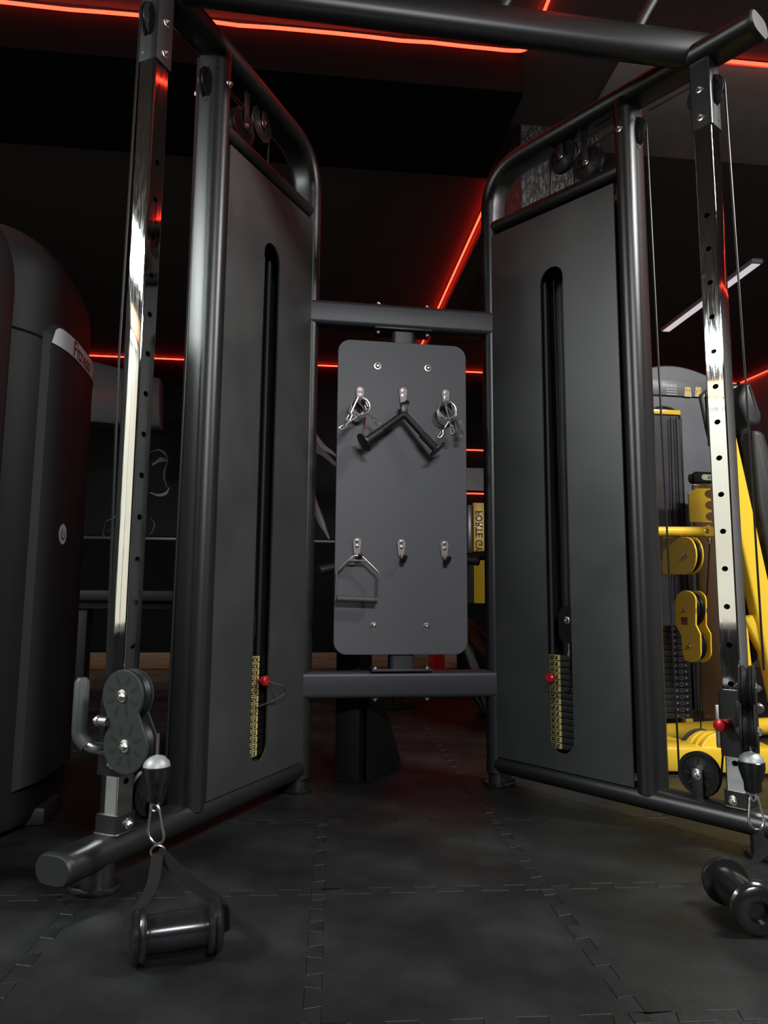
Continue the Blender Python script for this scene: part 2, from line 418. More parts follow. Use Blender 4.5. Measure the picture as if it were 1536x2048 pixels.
# ================================================================== CABLE MACHINE
cm = thing('cable_machine', 'large black dual tower cable crossover machine with chrome columns and central hook board', 'gym machine', (0, -.3, 0))
XRR, XC, YC = .3492, .7799, .717
LT = math.hypot(XC-XRR, YC)
def tower(sg):
    d = V((sg*(XC-XRR), -YC, 0))/LT; n = V((d.y*sg, -d.x*sg, 0)); R0 = V((sg*XRR, 0, 0))
    return d, n, R0
UC, SCH = .8364, .0262
def sweep_uz(bm, F, path, hw, ht, nseg=6):
    sec = stadium(hw, ht, nseg); rs = []
    for i, p in enumerate(path):
        a, b = path[max(i-1, 0)], path[min(i+1, len(path)-1)]
        t = V((b[0]-a[0], b[1]-a[1])).normalized(); nn = V((-t.y, t.x))
        rs.append([F(p[0]+nn.x*q[1], q[0], p[1]+nn.y*q[1]) for q in sec])
    rings(bm, rs)
def arc2(path, r, n=8):
    return [(p.x, p.y) for p in smooth_path([V((a, b, 0)) for a, b in path], r, n)]
def pulley(parent, c, ax, r, th=.018, name='pulley', spokes=True):
    bm = B(); h = th/2
    lathe(bm, V(c)-V(ax)*h, ax, [(r*.25, -.002), (r*.3, 0), (r*.78, .003), (r*.8, 0), (r, 0), (r, .003), (r*.86, h), (r, th-.003), (r, th), (r*.8, th), (r*.78, th-.003), (r*.3, th), (r*.25, th+.002)], 32)
    p = obj(name, bm, M['pulley'], parent)
    if spokes:
        x, y, a = frame(ax); b2 = B()
        for s in (-1, 1):
            for k in range(8):
                t = k*PI/4; dr = x*math.cos(t)+y*math.sin(t); tn = a.cross(dr)
                box(b2, V(c)+dr*r*.52+a*s*(h-.0015), dr*r*.2, tn*r*.055, a*.0008)
        obj('spoke_slot', b2, M['dark'], p)
    return p
for sg in (-1, 1):
    d, n, R0 = tower(sg)
    side = 'left' if sg < 0 else 'right'
    def F(u, v, z): return R0 + d*u + n*v + V((0, 0, z))
    # bent side tube : top rail, bend, rear post
    path = arc2([(.985, 2.234), (.012, 2.256), (.012, .045)], .16, 10)
    bm = B(); sweep_uz(bm, F, path, .055, .031); tubeo = obj('side_tube', bm, M['powder'], cm)
    bm = B(); sec = stadium(.0555, .0315)
    rings(bm, [[F(.984+e, q[0]*s, 2.234+q[1]*s) for q in sec] for e, s in ((0, 1), (.012, 1), (.016, .92))]); obj('end_cap', bm, M['cap'], tubeo)
    # inner post
    bm = B(); sec = stadium(.055, .0305)
    rings(bm, [[F(.588+q[1], q[0], z) for q in sec] for z in (.09, 2.225)]); po = obj('inner_post', bm, M['powder'], cm)
    # upper rail above the shroud
    bm = B(); sec = stadium(.032, .026)
    rings(bm, [[F(u, q[0]*1.0+.012, z+q[1]) for q in sec] for u, z in ((.02, 2.028), (.585, 1.998))]); obj('upper_rail', bm, M['powder'], cm)
    # lower rail with end cap, foot tubes with discs
    bm = B(); sec = stadium(.05, .031)
    rings(bm, [[F(u, q[0], .075+q[1]) for q in sec] for u in (.0, .995)]); lr = obj('lower_rail', bm, M['powder'], cm)
    bm = B(); sec = stadium(.0505, .0315)
    rings(bm, [[F(.994+e, q[0]*s, .075+q[1]*s) for q in sec] for e, s in ((0, 1), (.012, 1), (.017, .9))]); obj('end_cap', bm, M['cap'], lr)
    for uf in (.012, .892):
        bm = B(); so = stadium(.045, .03)
        rings(bm, [[F(uf+q[1], q[0], z) for q in so] for z in (.008, .06)]); ft = obj('foot', bm, M['powder'], cm)
        bm = B(); so = stadium(.064, .045, 8)
        rings(bm, [[F(uf+q[1]*s, q[0]*s, z) for q in so] for z, s in ((.0005, .97), (.003, 1), (.010, 1), (.013, .95))]); obj('foot_disc', bm, M['gloss'], ft)
    # shroud with the long rounded slot (front) and a plain back plate
    H0, H1, U0, U1 = .102, 1.985, .035, .552
    cu, cz, hw, hh = .305, (.155+1.765)/2, .047, (1.765-.155)/2
    nn_ = 10; slot = []
    for i in range(nn_+1): a = PI*i/nn_; slot.append((cu+hw*math.cos(a), cz+hh-hw+hw*math.sin(a)))
    for i in range(nn_+1): a = PI+PI*i/nn_; slot.append((cu+hw*math.cos(a), cz-hh+hw+hw*math.sin(a)))
    outer = []
    for i in range(nn_+1): t = i/nn_; outer.append((U1, H1-.03) if t == 0 else ((U0, H1) if t == 1 else (U1+(U0-U1)*t, H1-.03+.03*t)))
    for i in range(nn_+1): t = i/nn_; outer.append((U0+(U1-U0)*t, H0))
    bm = B(); plate_with_hole(bm, outer, slot, R0, d, V((0, 0, 1)), n, .036, .042); sh = obj('weight_shroud', bm, M['shroud'], cm, smooth=False)
    bm = B(); box(bm, F((U0+U1)/2, -.04, (H0+H1)/2), d*((U1-U0)/2), n*.003, V((0, 0, (H1-H0)/2-.02))); obj('back_shroud', bm, M['shroud'], cm)
    # guide rods behind the slot
    for ur in (.235, .375):
        bm = B(); tube(bm, [F(ur, -.012, .12), F(ur, -.012, 1.98)], .009, 10); obj('guide_rod', bm, M['rubber'], cm)
    # weight stack: plates are parts, printed label is a sub-part
    nP, zb, pt = 15, .16, .0199
    for k in range(nP):
        z0 = zb + k*pt
        bm = B(); box(bm, F(.305, -.012, z0+pt/2-.0008), d*.082, n*.022, V((0, 0, pt/2-.0012)), .0012); wp = obj('weight_plate', bm, M['plate'], cm)
        lb = (nP-k)*10; kg = round(lb*.4536)
        bm = B()
        u0, u1 = (.285, .243) if sg > 0 else (.302, .262)
        fx = -1 if sg > 0 else 1                                  # text direction along u so that it reads from the front
        fx = 1 if sg < 0 else -1
        ucn, wdt = .264 if sg > 0 else .282, .042
        ucn = .262 if sg > 0 else .285
        zc = z0+pt/2
        uu = -1 if (d.dot(RT) < 0) else 1                         # +1 when u runs to the right in view
        def Q(a, b, e=.0): return F(ucn + uu*a, .0108+e, zc+b)
        def quad(x0, x1, y0, y1, mi, e): bm.faces.new([bm.verts.new(Q(*p, e)) for p in ((x0, y0), (x1, y0), (x1, y1), (x0, y1))]).material_index = mi
        quad(-.021, .021, -.0085, .0085, 0, 0)
        quad(-.0185, .0185, -.0064, .0064, 1, .0003)
        bm.faces.new([bm.verts.new(Q(*p, .0006)) for p in ((-.006, -.0064), (-.002, -.0064), (.006, .0064), (.002, .0064))]).material_index = 0
        quad(.0125, .0185, -.0064, .0064, 0, .0005)
        put_text(bm, str(lb), .0095, lambda x, y: Q(x-.011, y+.001, .0006), 0)
        put_text(bm, str(kg), .0085, lambda x, y: Q(x*.9+.0105, y-.001, .0008), 0)
        obj('weight_label', bm, [M['yprint'], M['kprint']], wp, smooth=False)
    # selector pin with red knob, lanyard
    ku = .262 if sg > 0 else .272
    bm = B(); lathe(bm, F(ku, .008, .384), n, [(.005, 0), (.005, .018), (.012, .02), (.0155, .026), (.0155, .034), (.012, .038)], 20)
    pin = obj('selector_pin', bm, M['red'], cm, label='red selector pin knob')
    bm = B()
    if sg > 0: pts = [F(.262, .04, .37), F(.24, .046, .345), F(.30, .03, .335), F(.325, .02, .37), F(.325, .012, .46)]
    else: pts = [F(.272, .04, .384), F(.225, .075, .365), F(.212, .078, .345), F(.25, .06, .325), F(.285, .014, .305)]
    tube(bm, smooth_path(pts, .02), .0022, 6); obj('pin_lanyard', bm, M['rubber'], pin)
    # top of the stack: swivel pulley block
    bm = B(); prism(bm, stadium(.06, .033), F(.305, -.012, .555), V((0, 0, 1)), d, n, -.012, .012); pb = obj('stack_pulley_block', bm, M['pulley'], cm)
    bolt(pb, F(.305, .0, .568), n, .009)
    bm = B(); lathe(bm, F(.305, -.012, .455), (0, 0, 1), [(.012, 0), (.012, .012), (.008, .013), (.008, .045)], 12); obj('stack_stem', bm, M['steel'], pb)
    # ------------ chrome column with pin holes
    bm = B(); s = SCH; rr = .004; z0c, z1c = .13, 2.08
    zs = [.619+.1008*k for k in range(-4, 12)]
    prof = [(s, s-rr)] + [(s-rr+rr*math.sin(a), s-rr+rr*math.cos(a)) for a in (PI/4,)][:0]
    # outline without the inner (v=+s) face, listed round the three other sides
    ol = []
    for cx, cy, a0 in ((-(s-rr), s-rr, PI/2), (-(s-rr), -(s-rr), PI), (s-rr, -(s-rr), 3*PI/2), (s-rr, s-rr, 2*PI)):
        for i in range(5): a = a0+PI/2*i/4; ol.append((cx+rr*math.cos(a), cy+rr*math.sin(a)))
    rings(bm, [[F(UC+p[0], p[1], z) for p in ol] for z in (z0c, z1c)], closed=False)
    hw = s-rr
    def cell(zc, h0, h1, hole):
        bp = []
        for a, b in (((hw, h0), (hw, h1)), ((hw, h1), (-hw, h1)), ((-hw, h1), (-hw, h0)), ((-hw, h0), (hw, h0))):
            for i in range(4): t = i/4; bp.append((a[0]+(b[0]-a[0])*t, a[1]+(b[1]-a[1])*t))
        if not hole:
            bm.faces.new([bm.verts.new(F(UC+p[0], s, p[1])) for p in bp]); return
        a_ = [bm.verts.new(F(UC+p[0], s, p[1])) for p in bp]
        ang = [math.atan2(-1, 1)+2*PI*i/16 for i in range(16)]
        hb = [(.0085*math.cos(t), zc+.0072*math.sin(t)) for t in ang]
        b_ = [bm.verts.new(F(UC+p[0], s, p[1])) for p in hb]; c_ = [bm.verts.new(F(UC+p[0], s-.004, p[1])) for p in hb]
        for i in range(16):
            j = (i+1) % 16
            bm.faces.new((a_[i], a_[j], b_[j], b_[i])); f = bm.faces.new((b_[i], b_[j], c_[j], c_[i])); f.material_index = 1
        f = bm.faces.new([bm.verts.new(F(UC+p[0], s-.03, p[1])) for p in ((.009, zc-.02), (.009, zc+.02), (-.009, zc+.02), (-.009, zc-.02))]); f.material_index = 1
    cell(0, z0c, zs[0]-.0504, False)
    for z in zs: cell(z, z-.0504, z+.0504, True)
    cell(0, zs[-1]+.0504, z1c, False)
    colo = obj('chrome_column', bm, [M['chrome'], M['dark']], cm, label='chrome column with a row of pin holes')
    # inside liner so that one looks into a dark tube
    # top bracket over the column, with pulley and bolts; bottom socket
    bs = .0312
    bm = B(); rings(bm, [[F(UC+p[0], p[1], z) for p in rrect(bs, bs, .006)] for z in (1.998, 2.21)]); br = obj('column_bracket', bm, M['powder'], cm)
    bm = B(); prism(bm, stadium(.05, .011), F(UC+bs, 0, 2.13), V((0, 0, 1)), n, d, -.001, .0012); obj('pulley_slot', bm, M['dark'], br)
    for z in (2.03, 2.118): bolt(br, F(UC, bs, z), n, .0085)
    bolt(br, F(UC+bs-.002, -.012, 2.022), d, .004, name='set_screw')
    tp = pulley(cm, F(UC+.004, 0, 2.112), n, .054, .016)
    bm = B(); rings(bm, [[F(UC+p[0], p[1], z) for p in rrect(bs, bs, .005)] for z in (.10, .146)]); so_ = obj('column_socket', bm, M['powder'], cm)
    bolt(so_, F(UC-.008, bs, .122), n, .009)
    bm = B(); tube(bm, [F(UC+p[0], p[1], .106) for p in rrect(bs+.002, bs+.002, .008)], .003, 6, closed=True); obj('weld_bead', bm, M['powder'], so_)
    # post pulley in its slot, guide pulleys under the top rail
    bm = B(); prism(bm, stadium(.062, .011), F(.588+.0305, -.006, 2.12), V((0, 0, 1)), n, d, -.001, .0012); obj('pulley_slot', bm, M['dark'], po)
    pp = pulley(cm, F(.595, -.004, 2.118), n, .052, .016); bolt(po, F(.588, .055, 2.118), n, .0085); bolt(po, F(.588, -.055, 2.118), -n, .0085)
    for uu_, zz in ((.338, 2.172), (.437, 2.098)):
        g = pulley(cm, F(uu_, .0, zz), n, .057, .018); bolt(g, F(uu_, .014, zz), n, .0075)
        bm = B(); box(bm, F(uu_-.004, .0125, (zz+2.215)/2), d*.013, n*.002, V((0, 0, (2.215-zz)/2+.012)), .001); obj('pulley_hanger', bm, M['powder'], g)
    # low pulley on the lower rail
    lp = pulley(cm, F(.727, 0, .167), n, .058, .018); bolt(lp, F(.727, .016, .167), n, .010)
    bm = B()
    for sv in (-1, 1): box(bm, F(.727, .0145*sv, .13), d*.016, n*.002, V((0, 0, .052)), .001)
    obj('pulley_bracket', bm, M['powder'], lp)
    # cables
    def cable(pts, r=.0030):
        bm = B(); tube(bm, pts, r, 8); return obj('cable', bm, M['pulley'], cm)
    top_arc = [F(UC+.004+.055*math.cos(a), 0, 2.112+.055*math.sin(a)) for a in [PI*.6-PI*.6*i/8 for i in range(9)]]
    vb = .085
    cable([F(.66, .0, 2.165)] + top_arc + [F(UC+.072, .004, 1.2), F(.925, .035, .46)])
    post_arc = [F(.595+.053*math.cos(a), -.004, 2.118+.053*math.sin(a)) for a in [PI*.65-PI*.65*i/8 for i in range(9)]]
    cable([F(.44, 0, 2.155)] + post_arc + [F(.6685, 0, .17)] + [F(.727+.0585*math.cos(a), 0, .167+.0585*math.sin(a)) for a in [PI+PI*i/10 for i in range(1, 11)]] + [F(.80, .012, .235)])
    cable([F(.281, 0, 2.17), F(.285, -.01, .60)]); cable([F(.38, 0, 2.09), F(.325, -.01, .60)])
    cable([F(.34, .0, 2.229), F(.60, .0, 2.20)], .0022)
    # ------------ carriage on the chrome column
    cs = .0335
    bm = B(); rings(bm, [[F(UC+p[0], p[1], z) for p in rrect(cs, cs, .006)] for z in (.232, .402)]); ca = obj('carriage', bm, M['powder'], cm)
    # pull pin with red knob on the inner face
    bm = B(); lathe(bm, F(UC-.012, cs, .315), n, [(.013, 0), (.013, .016), (.008, .017), (.008, .026), (.013, .028), (.0165, .036), (.015, .046), (.008, .05)], 20); obj('pull_knob', bm, M['red'], ca, label='round red pull knob')
    bm = B(); box(bm, F(UC-cs-.004, cs-.006, .305), d*.006, n*.006, V((0, 0, .055)), .002); obj('latch_plate', bm, M['steel'], ca)
    # swivelling pulley housing: two figure-eight plates round two grooved pulleys
    N = d.copy() if sg < 0 else (Quaternion((0, 0, 1), .36) @ d)
    T = N.cross(V((0, 0, 1))); T = T if T.dot(n) > 0 else -T
    hc = F(.905, .088, 0)
    c1, c2 = hc + T*(-.008) + V((0, 0, .418)), hc + T*.006 + V((0, 0, .314))
    if sg > 0: c1, c2 = c1 - N*.0, c2
    def eight(r1, r2):
        o1, o2 = V((-.008, .418)), V((.006, .314)); pts = []
        for i in range(17): a = math.radians(-38 + 256*i/16); pts.append((o1.x+r1*math.cos(a), o1.y+r1*math.sin(a)))
        for i in range(17): a = math.radians(142 + 256*i/16); pts.append((o2.x+r2*math.cos(a), o2.y+r2*math.sin(a)))
        return pts
    e8 = eight(.056, .060); hub = V((hc.x, hc.y, 0))
    for sN in (-1, 1):
        bm = B(); prism(bm, e8, hub, T, V((0, 0, 1)), N*sN, .013, .019, .0015); hp = obj('housing_plate', bm, M['housing'] if sg < 0 else M['pulley'], ca)
        if sN > 0:
            bm = B()
            for cc in (c1, c2):
                for k in range(8):
                    t = k*PI/4+PI/8; dr = T*math.cos(t)+V((0, 0, 1))*math.sin(t); tn = N.cross(dr)
                    prism(bm, stadium(.011, .0035, 4), cc+dr*.035+N*.0185, dr, tn, N, 0, .0009)
            obj('radial_slot', bm, M['dark'], ca)
        for cc in (c1, c2): bolt(ca, cc+N*sN*.0185, N*sN, .0095)
    for cc in (c1, c2): pulley(ca, cc, N, .056, .022, 'carriage_pulley', False)
    bm = B(); box(bm, F(.872, .03, .33), d*.014, n*.03, V((0, 0, .05)), .004); obj('pivot_block', bm, M['powder'], ca)
    bm = B(); lathe(bm, hub - T*.062 + V((0, 0, .362)) + N*.02, T*-1, [(.010, -.02), (.010, 0), (.013, .002), (.013, .008), (.007, .01), (.007, .016)], 16); obj('swivel_nut', bm, M['steel'], ca)
    # grip handle bent round the outer side
    if sg < 0:
        bm = B(); tube(bm, smooth_path([F(.925, -.034, .447), F(.925, -.034, .325), F(.918, -.005, .300), F(.875, .012, .292)], .025), [.0155]*40 if False else .0135, 14); hg = obj('grip_bar', bm, M['steel'], ca)
        bm = B(); pth = smooth_path([F(.925, -.034, .443), F(.925, -.034, .325), F(.9205, -.012, .305)], .02)
        tube(bm, [F(.925, -.034, .452)] + pth, [.010]+[.0165]*len(pth), 16); obj('grip_sleeve', bm, M['grip'], hg)
        bolt(ca, F(.878, .018, .262), d, .008)
    # cable stop: zinc cap over a black rubber bell
    st = c2 + T*(.072) if sg < 0 else c2 + N*.0 - T*.012 + (CAM-c2).normalized()*.05
    st = V((st.x, st.y, 0)); zt = .298 if sg < 0 else .272
    bm = B(); tube(bm, [st+V((0, 0, zt+.045)), st+V((0, 0, zt-.01))], .004, 8); obj('cable_end', bm, M['steel'], ca)
    bm = B(); lathe(bm, st+V((0, 0, zt)), (0, 0, -1), [(.004, -.001), (.016, .003), (.026, .013), (.0285, .022)], 24); obj('stop_cap', bm, M['galv'], ca)
    bm = B(); lathe(bm, st+V((0, 0, zt)), (0, 0, -1), [(.027, .021), (.030, .024), (.0295, .04), (.024, .06), (.0195, .074), (.0195, .09), (.017, .093), (.005, .094)], 24); obj('rubber_stop', bm, M['gloss'], ca)
    bm = B(); tube(bm, [st+V((.008*math.cos(a), 0, zt-.103+.011*math.sin(a))) for a in [2*PI*i/14 for i in range(14)]], .0028, 8, closed=True); obj('eye_ring', bm, M['zinc'], ca)
    # carabiner: a thing of its own hanging on the eye
    cb = thing('carabiner', 'chrome snap hook under the %s' % ('left cable stop holding the front left strap handle' if sg < 0 else 'right cable stop at the right photo edge'), 'carabiner', st+V((0, 0, zt-.19)), 'snap hooks on the cables')
    zt2 = zt-.107; ax_ = V((.93, -.2, -.14 if sg < 0 else .1)).normalized(); dz = V((.13 if sg < 0 else .02, -.12, -1)).normalized()
    pr = [(-.006, -.004), (-.0095, .004), (-.011, .014), (-.015, .032), (-.0185, .05), (-.0165, .064), (-.008, .073), (.002, .074), (.012, .068), (.0165, .057), (.0155, .045)]
    top_ = st + V((0, 0, zt2+.002))
    bm = B(); tube(bm, smooth_path([top_+ax_*.011+dz*.012, top_+ax_*.0095+dz*.0, top_+ax_*.0-dz*.006]+[top_+ax_*a+dz*b for a, b in pr], .006, 3), .0030, 8); obj('hook_body', bm, M['zinc'], cb)
    bm = B(); tube(bm, [top_+ax_*.011+dz*.011, top_+ax_*.0155+dz*.047], .0026, 8); obj('gate', bm, M['zinc'], cb)
    if sg < 0: CARB = top_ + dz*.074
    else: CARBR = top_ + dz*.074
    for zz in (1.745, 1.555, .445, .245):
        bolt(cm, F(.012-.033, -.0, zz)+V((0, -.012, 0)), V((-sg, -.15, 0)), .0085)

# cross beams, brackets, hook board
for z0, z1, nm in ((1.604, 1.694, 'upper_cross_beam'), (.300, .390, 'lower_cross_beam')):
    bm = B(); sec = rrect(.035, (z1-z0)/2, .016)
    rings(bm, [[V((x, q[0]-.02, (z0+z1)/2+q[1])) for q in sec] for x in (-.352, .352)]); cb_ = obj(nm, bm, M['beam'], cm)
    up = nm.startswith('upper')
    zp = z0-.004 if up else z1+.004
    bm = B(); box(bm, (0, -.02, zp), (.105, 0, 0), (0, .045, 0), (0, 0, .004), .001); obj('mount_plate', bm, M['beam'], cb_)
    for x in (-.09, .09):
        bolt(cb_, (x, -.035, zp+(-.004 if up else .004)), (0, 0, -1 if up else 1), .0085)
        bolt(cb_, (x, -.035, z1 if up else z0), (0, 0, 1 if up else -1), .0085)
    sec = rrect(.043, .03, .015)
    bm = B(); zz = (1.44, z0-.004) if up else (z1+.004, .55)
    rings(bm, [[V((q[0]+.002, -.02+q[1], z)) for q in sec] for z in zz]); obj('board_post', bm, M['beam'], cb_)
    for sx in (-1, 1):
        bm = B(); box(bm, (sx*.345, -.02, (z0+z1)/2), (.005, 0, 0), (0, .03, 0), (0, 0, .115 if up else .115), .001); obj('flange', bm, M['powder'], cb_)
BY = -.060
bm = B(); prism(bm, rrect(.2325, .551, .045, 8), (-.003, 0, .997), (1, 0, 0), (0, 0, 1), (0, -1, 0), .052, .060, .0015); board = obj('hook_board', bm, M['board'], cm, label='charcoal hook board with rounded corners')
for x, z in ((-.094, 1.456), (.089, 1.459), (-.1, .542), (.084, .541)): bolt(board, (x, BY, z), (0, -1, 0), .0085, DOME)
def wall_hook(x, z):
    # z: top of the plate
    bm = B(); pl = []
    for i in range(9): a = PI*i/8; pl.append((.0155*math.cos(a), -.0155+.0155*math.sin(a)))
    pl += [(-.011, -.055), (-.0075, -.064), (.0075, -.064), (.011, -.055)]
    prism(bm, pl, (x, BY, z), (1, 0, 0), (0, 0, 1), (0, -1, 0), 0, .005, .0012)
    pth = smooth_path([(x, BY-.002, z-.056), (x+.001, BY-.008, z-.074), (x+.004, BY-.03, z-.082), (x+.008, BY-.044, z-.062)], .015)
    tube(bm, pth, .0055, 10)
    h = obj('wall_hook', bm, M['nickel'], cm, label='satin metal coat hook')
    bm = B(); tube(bm, pth[len(pth)//3:], .0078, 10); obj('hook_sleeve', bm, M['rubber'], h)
    for dz_ in (.013, .031): bolt(h, (x, BY-.005, z-dz_), (0, -1, 0), .0042, DOME, 'screw')
HK = [(-.156, 1.378), (-.002, 1.383), (.153, 1.384), (-.160, .843), (-.006, .842), (.147, .840)]
for x, z in HK: wall_hook(x, z)

# pull-up beam between the tower tops
bm = B(); sec = stadium(.055, .036)
rings(bm, [[V((x, -.70+q[1], 2.268+q[0])) for q in sec] for x in (-.80, .80)]); pu = obj('pull_up_beam', bm, M['powder'], cm)
for x in (.155, .575):
    bm = B(); tube(bm, smooth_path([(x, -.70, 2.30), (x+.03, -.70, 2.36), (x+.09, -.71, 2.47), (x+.09, -.85, 2.53)], .05), .0155, 14); g = obj('pull_up_grip', bm, M['rubber'], pu)
for sx in (-1, 1): bolt(pu, (sx*.74, -.70, 2.318), (0, 0, 1), .010)

# ================================================================== ATTACHMENTS ON THE BOARD
def ring_pts(c, ax, r, t0, t1, n, rise=0):
    x, y, a = frame(ax); c = V(c)
    return [c + (x*math.cos(t)+y*math.sin(t))*r + a*rise*(t-t0)/(2*PI) for t in [t0+(t1-t0)*i/n for i in range(n+1)]]
def collar(x, y, z, label, ends):
    t = thing('spring_collar', label, 'barbell collar', (x, y, z-.1), 'spring collars on the hook board')
    ax = V((.12, -1, .18)).normalized()
    coil = ring_pts((x, y+.012, z), ax, .032, 0, 2*PI*2.3, 56, .0105)
    bm = B(); tube(bm, coil, .0029, 8); co = obj('coil', bm, M['wire'], t)
    for st_, en in ((coil[0], ends[0]), (coil[-1], ends[1])):
        en = V(en); dr = (en-st_).normalized(); sd = dr.cross(V((0, 1, 0))).normalized()
        pts = smooth_path([st_, en-dr*.034, en-dr*.030+sd*.007, en-dr*.004+sd*.007, en-sd*.0045, en-dr*.028-sd*.004], .008, 4)
        bm = B(); tube(bm, pts, .0032, 8); obj('prong', bm, M['wire'], t)
P = lambda px, py, Y=-.12: atY(px, py, Y)
collar(-.164, -.084, 1.285, 'inner chrome spring collar on the upper left hook, its prongs pointing straight down and right', (P(731, 872, -.13), P(758, 850, -.14)))
collar(-.162, -.112, 1.287, 'outer chrome spring collar on the upper left hook, its prongs splayed to the lower left', (P(678, 858, -.15), P(694, 842, -.155)))
collar(.151, -.084, 1.286, 'inner chrome spring collar on the upper right hook, its prongs splayed to the lower right', (P(923, 873, -.13), P(929, 858, -.14)))
collar(.143, -.112, 1.288, 'outer chrome spring collar on the upper right hook, its prongs pointing down', (P(876, 876, -.14), P(905, 868, -.155)))
# V-bar
vb_ = thing('v_bar_handle', 'black V shaped press down bar with round end flanges on the upper middle hook', 'cable handle', (-.005, -.11, 1.12))
apx = V((-.008, -.108, 1.268)); eL, eR = P(729, 884, -.135), P(873, 899, -.135)
bm = B(); tube(bm, smooth_path([eL, apx+V((-.006, 0, 0)), apx+V((.006, 0, 0)), eR], .03, 8), .0115, 14); bar = obj('bar', bm, M['rubber'], vb_)
for e in (eL, eR):
    dr = (e-apx).normalized()
    bm = B(); lathe(bm, e-dr*.075, dr, [(.0128, 0), (.0138, .003), (.0138, .068), (.016, .074)], 18); obj('grip_sleeve', bm, M['rubber'], vb_)
    bm = B(); lathe(bm, e, dr, [(.013, -.004), (.034, -.001), (.035, .002), (.034, .005), (.006, .006)], 28); obj('flange', bm, M['powder'], vb_)
bm = B(); box(bm, apx+V((.002, 0, .022)), (.0125, 0, 0), (0, .004, 0), (0, 0, .018), .003)
tube(bm, ring_pts(apx+V((.002, .006, .036)), (0, 1, 0), .0095, 0, 2*PI, 16)[:-1], .0045, 8, closed=True); obj('swivel_eye', bm, M['powder'], vb_)
# D handle
dh = thing('stirrup_handle', 'steel D shaped stirrup handle with grey grip on the lower left hook', 'cable handle', (-.16, -.1, .62))
q = [P(706, 1111, -.098), P(673, 1143, -.098), P(671, 1196, -.098)]; q2 = [P(722, 1111, -.098), P(758, 1146, -.098), P(756, 1199, -.098)]
bm = B(); tube(bm, smooth_path([q[2], q[1], q[0], q2[0], q2[1], q2[2]], .012, 5), .0036, 10); obj('frame', bm, M['steel'], dh)
bm = B(); tube(bm, [q[0].lerp(q[1], .3), q2[0].lerp(q2[1], .3)], .0034, 8); obj('apex_bar', bm, M['steel'], dh)
ga, gb = q[2]+V((.003, 0, -.002)), q2[2]+V((-.002, 0, -.002)); dr = (gb-ga)
bm = B(); lathe(bm, ga, dr, [(.008, 0), (.0115, .002), (.0115, .008), (.0105, .009), (.0105, dr.length-.009), (.0115, dr.length-.008), (.0115, dr.length-.002), (.008, dr.length)], 20); obj('grip', bm, mat('knurled_grip', (.12, .11, .105), .5, .6, bump=.6, bscale=900), dh)

# ================================================================== STRAP HANDLES ON THE FLOOR
def grip_handle(name, a, b, r, label, straps, m_fl):
    a, b = V(a), V(b); dr = (b-a); L = dr.length; dr.normalize()
    t = thing(name, label, 'cable handle', ((a+b)/2).xy.to_3d())
    bm = B(); lathe(bm, a, dr, [(r*.62, 0), (r*.66, .004), (r*.7, .02), (r*.74, L*.5), (r*.7, L-.02), (r*.66, L-.004), (r*.62, L)], 28); obj('grip', bm, M['gloss'], t)
    for p, s in ((a, -1), (b, 1)):
        bm = B(); lathe(bm, p+dr*s*-.014, dr*s, [(r*.7, 0), (r*.98, .003), (r, .007), (r*.92, .012), (r*.9, .014), (r*.97, .017), (r*.95, .023), (r*.78, .028), (r*.45, .028), (r*.42, .012), (0, .012)], 32); obj('end_flange', bm, m_fl, t)
    if straps:
        for pts, wv in straps:
            bm = B(); pts = smooth_path(pts, .05, 6); rs = []
            for i, p in enumerate(pts):
                tg = (pts[min(i+1, len(pts)-1)]-pts[max(i-1, 0)]).normalized()
                w_ = V(wv); w_ = (w_-tg*w_.dot(tg)).normalized()*.0125; th = tg.cross(w_).normalized()*.0014
                rs.append([p+w_+th, p-w_+th, p-w_-th, p+w_-th])
            rings(bm, rs); obj('strap', bm, M['web'], t)
    return t
hA, hB = V((-.652, -1.115, .046)), V((-.527, -1.092, .046))
dd = (hB-hA).normalized(); ring_c = CARB + V((.004, -.012, -.012))
gh = grip_handle('strap_handle', hA, hB, .0455, 'black strap handle with thick grip lying on the mat at front left', [
    ([ring_c, ring_c.lerp(hA-dd*.012, .5)+V((.012, .0, .0)), hA-dd*.020+V((0, .01, .02)), hA-dd*.022+V((0, -.005, -.01))], (.8, -.5, .1)),
    ([ring_c, ring_c.lerp(hB+dd*.012, .45)+V((.005, 0, .005)), hB+dd*.020+V((0, .02, .02)), hB+dd*.022+V((0, -.005, -.01))], (.55, -.35, .75))], M['gloss'])
bm = B(); tube(bm, [ring_c+V((.014*math.cos(a), -.003, .012*math.sin(a)+.002)) for a in [2*PI*i/18 for i in range(18)]], .0026, 8, closed=True); obj('strap_ring', bm, M['zinc'], gh)
kA, kB = V((.515, -1.03, .050)), V((.490, -1.165, .048))
dd = (kB-kA).normalized()
grip_handle('strap_handle', kA, kB, .047, 'black strap handle with round flanges lying on the mat at front right', [
    ([CARBR+V((0, 0, -.005)), CARBR.lerp(kA, .5)+V((.06, .02, -.02)), kA-dd*.02+V((.05, .02, .0)), kA-dd*.024+V((.0, .0, .0))], (.3, -.8, .3))], M['gloss'])

